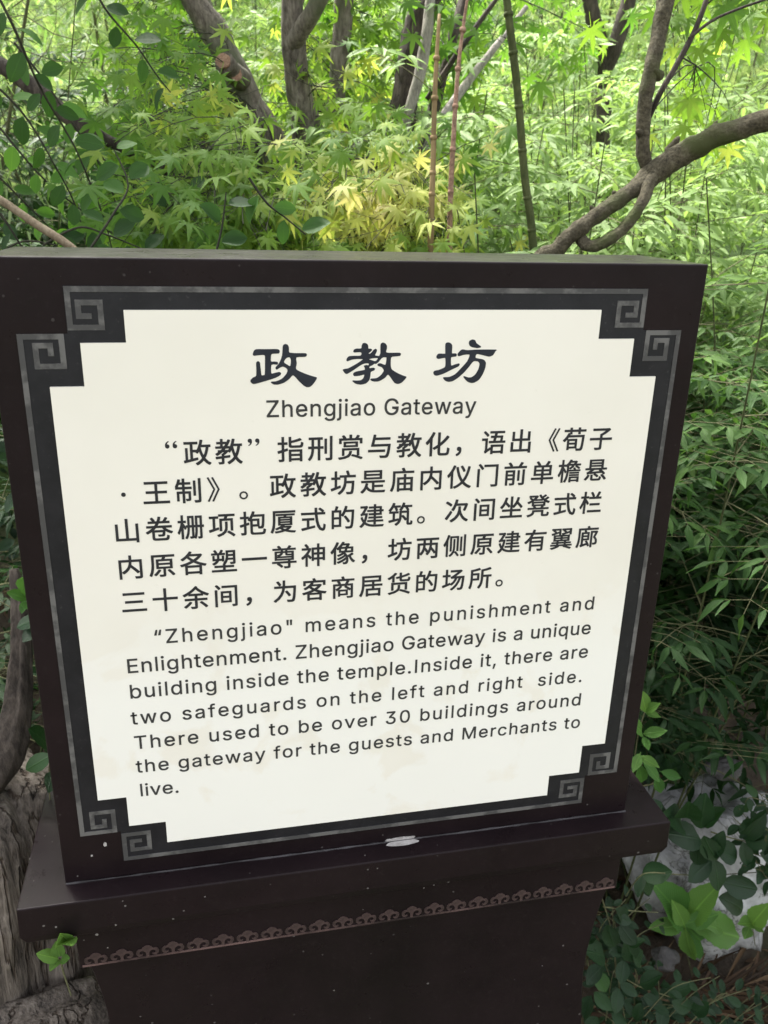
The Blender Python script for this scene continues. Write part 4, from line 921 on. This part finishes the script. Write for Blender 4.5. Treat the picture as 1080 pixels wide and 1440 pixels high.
def N_(label, bases, h0, h1, size, tone, **k): nandina('nandina_shrub', label, bases, h0, h1, size, tone, G_N, **k)
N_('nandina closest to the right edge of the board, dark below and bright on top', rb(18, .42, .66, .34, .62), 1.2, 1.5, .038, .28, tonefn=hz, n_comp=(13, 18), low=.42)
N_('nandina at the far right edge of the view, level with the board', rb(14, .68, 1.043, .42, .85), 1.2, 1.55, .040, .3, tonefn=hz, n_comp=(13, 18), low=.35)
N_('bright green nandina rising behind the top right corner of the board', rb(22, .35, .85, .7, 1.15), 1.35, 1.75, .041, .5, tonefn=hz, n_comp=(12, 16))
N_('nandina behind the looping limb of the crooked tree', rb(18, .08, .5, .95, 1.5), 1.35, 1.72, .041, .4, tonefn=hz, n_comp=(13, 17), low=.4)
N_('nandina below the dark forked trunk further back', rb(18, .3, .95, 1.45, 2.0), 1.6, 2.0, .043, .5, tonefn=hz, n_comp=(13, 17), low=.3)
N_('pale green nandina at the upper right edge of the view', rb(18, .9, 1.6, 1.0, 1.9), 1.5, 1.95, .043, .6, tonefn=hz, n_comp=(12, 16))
N_('nandina far back between the forked trunk and the yellow maple', rb(20, .0, .8, 2.1, 2.9), 1.9, 2.35, .048, .6, tonefn=hz, n_comp=(12, 16))  # far shrubs' tones raised: sunlight put into the leaf colour
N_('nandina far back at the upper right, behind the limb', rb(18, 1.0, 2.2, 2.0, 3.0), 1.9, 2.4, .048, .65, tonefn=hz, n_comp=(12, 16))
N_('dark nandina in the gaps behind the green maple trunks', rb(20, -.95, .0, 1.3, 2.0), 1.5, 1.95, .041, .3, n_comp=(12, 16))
N_('dark nandina low at the left edge behind the old stump', rb(15, -.88, -.54, .3, .75), 1.0, 1.38, .038, .0, n_comp=(11, 15))

# ---------------------------------------------------------------- bamboo far back
def bamboo(label, bases, h, tone, size=.09, n=70, spread=.5, limit=300):
    t = thing('bamboo_clump', label, 'bamboo', 'bright bamboo clumps at the back of the garden'); lv = Leaves('needle'); tw = Twigs(); cn = Twigs()
    for (x, y) in bases:
        z = ground_z(x, y); top = Vector((x+rnd.uniform(-.5, .5), y+rnd.uniform(-.6, .2), h+rnd.uniform(-.3, .3)))
        c = bend((x, y, z-.1), top, 0, 10, .2); cn.add(c, .007, .003, 6)
        for k in range(n):
            q = rnd.uniform(.2, .99); i = int(q*10); p = c[i].lerp(c[i+1], q*10-i)
            a = rnd.uniform(0, 2*math.pi); Lb = rnd.uniform(.2, 1)*spread
            e = p+Vector((math.cos(a)*Lb, math.sin(a)*Lb, rnd.uniform(-.1, .25)))
            br = bend(p, e, -.05, 5, .04); tw.add(br, .0016, .0006, 3)
            for m_ in range(rnd.randint(8, 13)):
                s_ = br[rnd.randint(1, 5)]+jit(.04); dd = (e-p).normalized()*.6+jit(.5)+Vector((0, 0, -.55))
                lv.add(s_, dd, Vector((0, 0, 1))+jit(.7), size*rnd.uniform(.6, 1.15), tone+rnd.gauss(0, .13), 1.1)
    cn.finish('culms', M['twig'], t, False); tw.finish('branchlets', M['twig'], t); lv.finish(t, M['bamboo'], limit)
bamboo('pale green bamboo clump at the upper left corner behind the round leaves', rb(16, -2.2, -.4, 2.4, 3.6), 3.1, .62, .07, 95)
bamboo('bamboo clump at the back behind the maple trunks', rb(15, -.6, 1.2, 3.3, 4.3), 3.4, .5, .075, 85)
bamboo('bright bamboo clump at the upper right corner of the view', rb(15, 1.2, 3.0, 3.2, 4.3), 3.5, .66, .075, 85)
bamboo('low feathery bamboo at the left edge behind the slanting dark branch', rb(12, -1.5, -.7, 1.4, 2.0), 1.95, .5, .06, 60, .35)

# far wood: one mass nobody could count
lv = Leaves('lance')
for _ in range(42000):
    a = rnd.uniform(-1.25, 1.5); r = rnd.uniform(5, 8.5); x = math.sin(a)*r; y = max(3.8, math.cos(a)*r)
    z = ground_z(x, y)+rnd.uniform(0, 5.5)*(.75+.35*noise.noise(Vector((x*.6, y*.6, 1))))
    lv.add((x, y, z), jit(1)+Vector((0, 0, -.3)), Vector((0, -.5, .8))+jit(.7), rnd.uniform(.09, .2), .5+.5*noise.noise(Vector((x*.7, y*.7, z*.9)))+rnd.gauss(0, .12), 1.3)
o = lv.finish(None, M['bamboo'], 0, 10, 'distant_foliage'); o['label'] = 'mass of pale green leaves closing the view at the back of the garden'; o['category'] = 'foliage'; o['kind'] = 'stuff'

# ---------------------------------------------------------------- rocks
def rock(name, label, c, r, mat, seed, sub=5, amp=.28, flat=(1, 1, 1)):
    bm = bmesh.new(); bmesh.ops.create_icosphere(bm, subdivisions=sub, radius=1)
    sv_ = Vector((seed, seed*.7, 0))
    for v in bm.verts:
        p = v.co.normalized()
        k = 1+amp*noise.noise(p*1.1+sv_)*1.6+amp*.5*noise.noise(p*2.7+sv_)
        k -= amp*.75*abs(noise.noise(p*2.3+sv_*2))+amp*.5*abs(noise.noise(p*5.5+sv_)); k += amp*.12*noise.noise(p*12+sv_)+amp*.05*noise.noise(p*30+sv_)
        # planar facets
        for q in range(4):
            nn = Vector((math.sin(q*2.3+seed), math.cos(q*1.7+seed), math.sin(q*3.1+seed*2))).normalized()
            dd = p.dot(nn)*k
            if dd > .72: k *= .72/dd*.6+.4
        v.co = Vector((p.x*k*r[0], p.y*k*r[1], p.z*k*r[2]))
    me = bpy.data.meshes.new(name); bm.to_mesh(me); bm.free(); smooth(me)
    o = link(name, me, mat); o.location = c; tag(o, label, 'rock'); return o
rc = at(1000, 1235, .34)
rock('garden_rock', 'large pale grey veined rock at the lower right beside the pedestal', rc+Vector((.02, .04, -.01)), (.175, .13, .165), M['rock'], 3.3)
r2 = at(1018, 1080, .30)
rock('dark_stone', 'small dark wedge shape on top of the pale rock', r2, (.034, .024, .014), M['rock_dark'], 8.1, 4)  # dark wedge on the rock, built as a small stone
r3 = at(935, 1348, .25)
rock('dark_stone', 'small dark stone under the pale green rosette at the lower right', r3, (.024, .022, .022), M['rock_dark'], 5.2, 4)

# ---------------------------------------------------------------- old stump at the left
ST = thing('weathered_stump', 'old grey weathered tree stump with split grain beside the pedestal, lower left', 'stump')
yl = .16
limb('trunk', [(-30, 1560, yl, 118), (-12, 1440, yl, 108), (-10, 1340, yl, 98), (-14, 1240, yl+.01, 92), (-20, 1160, yl+.02, 86), (-30, 1100, yl+.03, 74), (-36, 1070, yl+.03, 50)], M['weathered'], ST, 90, .04, 18, ridge=.3, rfreq=30)
limb('root', [(-60, 1500, yl-.1, 60), (30, 1470, yl-.09, 56), (110, 1440, yl-.06, 52), (170, 1450, yl-.04, 42), (230, 1520, yl-.02, 30)], M['weathered'], ST, 48, .08, 14, ridge=.25, rfreq=16)
limb('broken_limb', [(-60, 1130, yl-.02, 34), (-5, 1075, yl-.02, 28), (22, 1010, yl-.0, 20), (30, 930, yl+.02, 14), (28, 860, yl+.04, 10), (20, 800, yl+.06, 5)], M['bark_dark'], ST, 30, .2, 10, ridge=.3)

# ---------------------------------------------------------------- small plants, leaf by leaf
def hand_plant(name, label, cat, kind, mat, leaves, stems, Y, group=None, r=.0011, wid=1.0, k=1.0):
    """leaves: (u, v, du, dv, tone[, Y]) base pixel and the pixel vector to the tip"""
    t = thing(name, label, cat, group); lv = Leaves(kind); tw = Twigs()
    for l in leaves:
        u, v, du, dv, tone = l[:5]; y = l[5] if len(l) > 5 else Y
        p = at(u, v, y); q = at(u+du, v+dv, y-.012+rnd.uniform(-.012, .012)); d = q-p
        lv.add(p, d, facing(p, .5, 1.0, .32), d.length*1.03*k, tone+rnd.gauss(0, .05), wid)
    for s_ in stems:
        cp = []
        for a in s_:
            p = at(a[0], a[1], a[2] if len(a) > 2 else Y+.006); cp.append((p.x, p.y, p.z))
        c = [Vector(q) for q in curve_pts(cp, 6)]; tw.add(c, r, r*.6, 6)
    lv.finish(t, M[mat], 300, 5); tw.finish('stem', M['twig'], t, False)
    return t
hand_plant('broad_leaved_seedling', 'pale green plant with a rosette of broad crinkled leaves before the grey rock', 'plant', 'broad', 'fresh',
    [(962, 1302, -56, 4, .75), (962, 1302, -30, -70, .5, .255), (962, 1302, 40, -66, .8, .25), (960, 1300, 58, -14, .6, .24), (968, 1298, 92, 26, .8), (964, 1306, 8, 58, .9), (966, 1304, 52, 54, .2, .28), (962, 1300, -14, -34, .95, .235), (990, 1300, 40, 8, .8, .235)],
    [[(962, 1302), (966, 1340, .29), (985, 1420, .34)]], .25, r=.0018, wid=.78, k=.86)
stem1 = [(888, 1108, .2), (915, 1140, .19), (950, 1160, .19), (978, 1190, .19), (1000, 1212, .2), (1020, 1245, .22)]
G_P = 'dark glossy leaved creepers by the pedestal'
hand_plant('glossy_creeper', 'dark oval leaved creeper trailing across the pale rock right of the pedestal cap', 'plant', 'oval', 'glossy',
    [(985, 1165, 3, -40, .45), (988, 1160, 30, -18, .6), (985, 1180, -35, -8, .2), (990, 1175, 14, 38, .35), (1000, 1190, 34, 18, .3), (985, 1185, -8, 32, .1),
     (1000, 1210, -34, 24, .2), (1003, 1208, 14, 46, .3), (1000, 1205, 8, -30, .3), (1015, 1240, 48, 12, .2), (1010, 1262, 44, 14, .25), (960, 1165, -22, -30, .4), (965, 1150, 5, -24, .55), (940, 1145, -28, -10, .3), (930, 1128, -28, 20, .35),
     (1045, 1180, 22, -30, .35), (1048, 1182, 30, 8, .45), (1045, 1184, 4, 36, .2), (1068, 1200, 22, 22, .3), (1040, 1235, 15, 26, .3), (1062, 1220, 25, 14, .3)],
    [stem1, [(1000, 1170), (1048, 1183), (1100, 1186)], [(930, 1228), (990, 1231), (1075, 1226)]], .19, G_P)
hand_plant('glossy_creeper', 'dark oval leaved creeper hugging the right side of the pedestal waist', 'plant', 'oval', 'glossy',
    [(903, 1230, 42, -2, .4), (905, 1232, 18, 26, .3), (903, 1230, -4, 28, .2), (862, 1290, 28, 4, .2), (866, 1278, 22, 18, .1), (855, 1300, 5, 34, .3), (872, 1300, 20, 30, .1), (880, 1320, 10, 34, .25),
     (850, 1345, -26, -12, .35), (856, 1340, 26, -4, .3), (885, 1330, 22, -6, .5), (890, 1335, 12, 26, .45), (878, 1350, -6, 32, .3), (840, 1365, 10, 32, .7), (845, 1360, -22, 18, .2), (832, 1400, -10, 32, .3), (836, 1395, 22, 26, .6),
     (872, 1385, 26, 12, .3), (870, 1390, -8, 34, .35), (900, 1385, 30, -10, .25), (905, 1400, 26, 16, .4), (900, 1410, -4, 30, .3), (940, 1400, 30, -18, .5), (945, 1408, 28, 12, .3), (935, 1415, -10, 30, .25), (975, 1425, 22, -14, .3), (860, 1425, 20, 16, .5), (840, 1430, -14, 18, .35)],
    [[(846, 1262), (860, 1310), (868, 1370), (880, 1440)], [(848, 1275), (890, 1281), (925, 1283)], [(868, 1370), (905, 1390), (950, 1405), (990, 1430)], [(935, 1228, .1), (903, 1230, .1), (880, 1260, .12)]], .12, G_P)
hand_plant('leafy_sprig', 'upright sprig with small bright leaves rising at the lower right edge of the board', 'plant', 'broad', 'fresh',
    [(908, 1000, -3, -24, .9), (908, 1000, 18, -10, .9), (908, 1002, 20, 6, .8), (905, 1032, 32, -4, .6), (903, 1032, -6, -16, .7), (905, 1036, 8, 18, .6), (900, 1060, -10, 24, .8), (900, 1064, 26, 14, .9), (905, 1072, 24, 26, .5), (898, 1075, 6, 30, .3), (922, 1090, 8, 28, .2), (930, 1085, 28, 10, .2)],
    [[(908, 998), (898, 1030), (892, 1070), (888, 1108)], [(888, 1108), (930, 1100), (945, 1092)]], .17, wid=.85)
hand_plant('leafy_sprig', 'tiny yellow green sprig at the right edge above the dry grass', 'plant', 'broad', 'fresh',
    [(1058, 1300, 12, -20, .95), (1058, 1300, -14, -6, .9), (1060, 1302, 14, 8, .95), (1054, 1304, -6, 16, .8)], [[(1058, 1302), (1062, 1330)]], .25, wid=.9)
hand_plant('leafy_sprig', 'three round bright green leaves peeping out at the left edge of the board', 'plant', 'oval', 'fresh',
    [(38, 842, -26, -10, .55), (38, 840, 2, -24, .5), (38, 844, -8, 18, .4), (38, 845, 14, 14, .4)], [[(38, 842), (50, 860), (60, 900)]], .10, wid=.9)
hand_plant('leafy_sprig', 'dull dark green leaves in the gap between the stump and the board', 'plant', 'oval', 'glossy',
    [(60, 868, -38, 12, .4), (62, 880, -30, 22, .2), (72, 1062, -38, 22, .7), (68, 1050, -14, -24, .5), (75, 1085, -10, 26, .3), (30, 655, -26, -14, .5), (28, 690, -18, 26, .6), (10, 620, -16, 20, .4), (20, 760, -24, 10, .3), (62, 1118, -20, 10, .3)],
    [[(90, 1040), (72, 1062), (70, 1120), (78, 1200)], [(20, 600), (30, 680), (40, 760)]], .12)
hand_plant('leafy_sprig', 'tiny lime green sprig growing from the root under the pedestal cap, lower left', 'plant', 'oval', 'fresh',
    [(84, 1345, -4, -22, .95), (82, 1348, -24, -6, .95), (84, 1350, -14, 16, .9), (86, 1350, 10, -2, .8), (92, 1325, -6, -14, .9), (90, 1326, 10, -8, .8)], [[(84, 1348), (90, 1370), (100, 1400)]], -.02, wid=.9)

CR = thing('glossy_creeper', 'thick mat of small dark creeper leaves spilling down beside the pedestal waist, lower right', 'plant', G_P)
lv = Leaves('oval'); tw = Twigs()
for k in range(26):
    u0 = rnd.uniform(825, 930); v0 = rnd.uniform(1290, 1450)
    Y_ = rnd.uniform(.12, .24)
    leafy_stem(lv, tw, [(u0, v0+60, Y_), (u0+rnd.uniform(-20, 20), v0, Y_), (u0+rnd.uniform(-40, 60), v0-rnd.uniform(10, 50), Y_+.02)], .0009, .0005, .019, rnd.uniform(.1, .45), .012, wid=.9)
for k in range(16):
    u0 = rnd.uniform(900, 1070); v0 = rnd.uniform(1385, 1450); Y_ = rnd.uniform(.1, .2)
    leafy_stem(lv, tw, [(u0-40, v0+40, Y_), (u0, v0, Y_), (u0+rnd.uniform(0, 60), v0-rnd.uniform(0, 30), Y_)], .0009, .0005, .019, rnd.uniform(.1, .4), .014, wid=.9)
for k in range(10):
    u0 = rnd.uniform(1040, 1090); v0 = rnd.uniform(1120, 1260)
    leafy_stem(lv, tw, [(u0+50, v0+20, .2), (u0, v0, .19), (u0-rnd.uniform(5, 30), v0-rnd.uniform(-10, 30), .19)], .0009, .0005, .021, rnd.uniform(.2, .5), .018, wid=.9)
lv.finish(CR, M['glossy'], 300, 8); tw.finish('stems', M['twig'], CR)

# low ground cover and litter
lv = Leaves('oval')
for _ in range(9000):
    x = rnd.uniform(-1.4, 2.2); y = rnd.uniform(.16, 1)**1*2.6
    if abs(x) < .36 and y < .2: continue
    z = ground_z(x, y)+abs(rnd.gauss(0, .05))
    lv.add((x, y, z), jit(1)+Vector((0, 0, .3)), Vector((0, -.3, 1))+jit(.5), rnd.uniform(.02, .036), rnd.random()*.7)
o = lv.finish(None, M['glossy'], 0, 10, 'ground_cover'); o['kind'] = 'stuff'; o['label'] = 'low dark leaves carpeting the bank behind the pedestal'; o['category'] = 'ground cover'
lv = Leaves('needle')
for _ in range(2600):
    x = rnd.uniform(.38, .9); y = rnd.uniform(.0, .26); z = ground_z(x, y)+rnd.uniform(0, .10)*1.2
    lv.add((x, y, z), Vector((rnd.uniform(.2, 1), rnd.uniform(-.5, .3), rnd.uniform(-.15, .35))), Vector((0, -.3, 1))+jit(.5), rnd.uniform(.06, .16), rnd.random(), .5)
for _ in range(1500):
    x = rnd.uniform(-1.2, 1.4); y = rnd.uniform(.1, 1.2)
    lv.add((x, y, ground_z(x, y)+.01), jit(1)*Vector((1, 1, .1)), Vector((0, 0, 1))+jit(.3), rnd.uniform(.03, .07), rnd.random(), 2.2)
o = lv.finish(None, M['dry'], 0, 10, 'dry_grass'); o['kind'] = 'stuff'; o['label'] = 'brown dry grass and litter on the soil at the lower right'; o['category'] = 'litter'
for nm, p in (('rc', rc), ('r2', r2), ('r3', r3), ('stump', at(0, 1300, yl))): print('POS', nm, [round(q, 3) for q in p], 'ground', round(ground_z(p.x, p.y), 3))
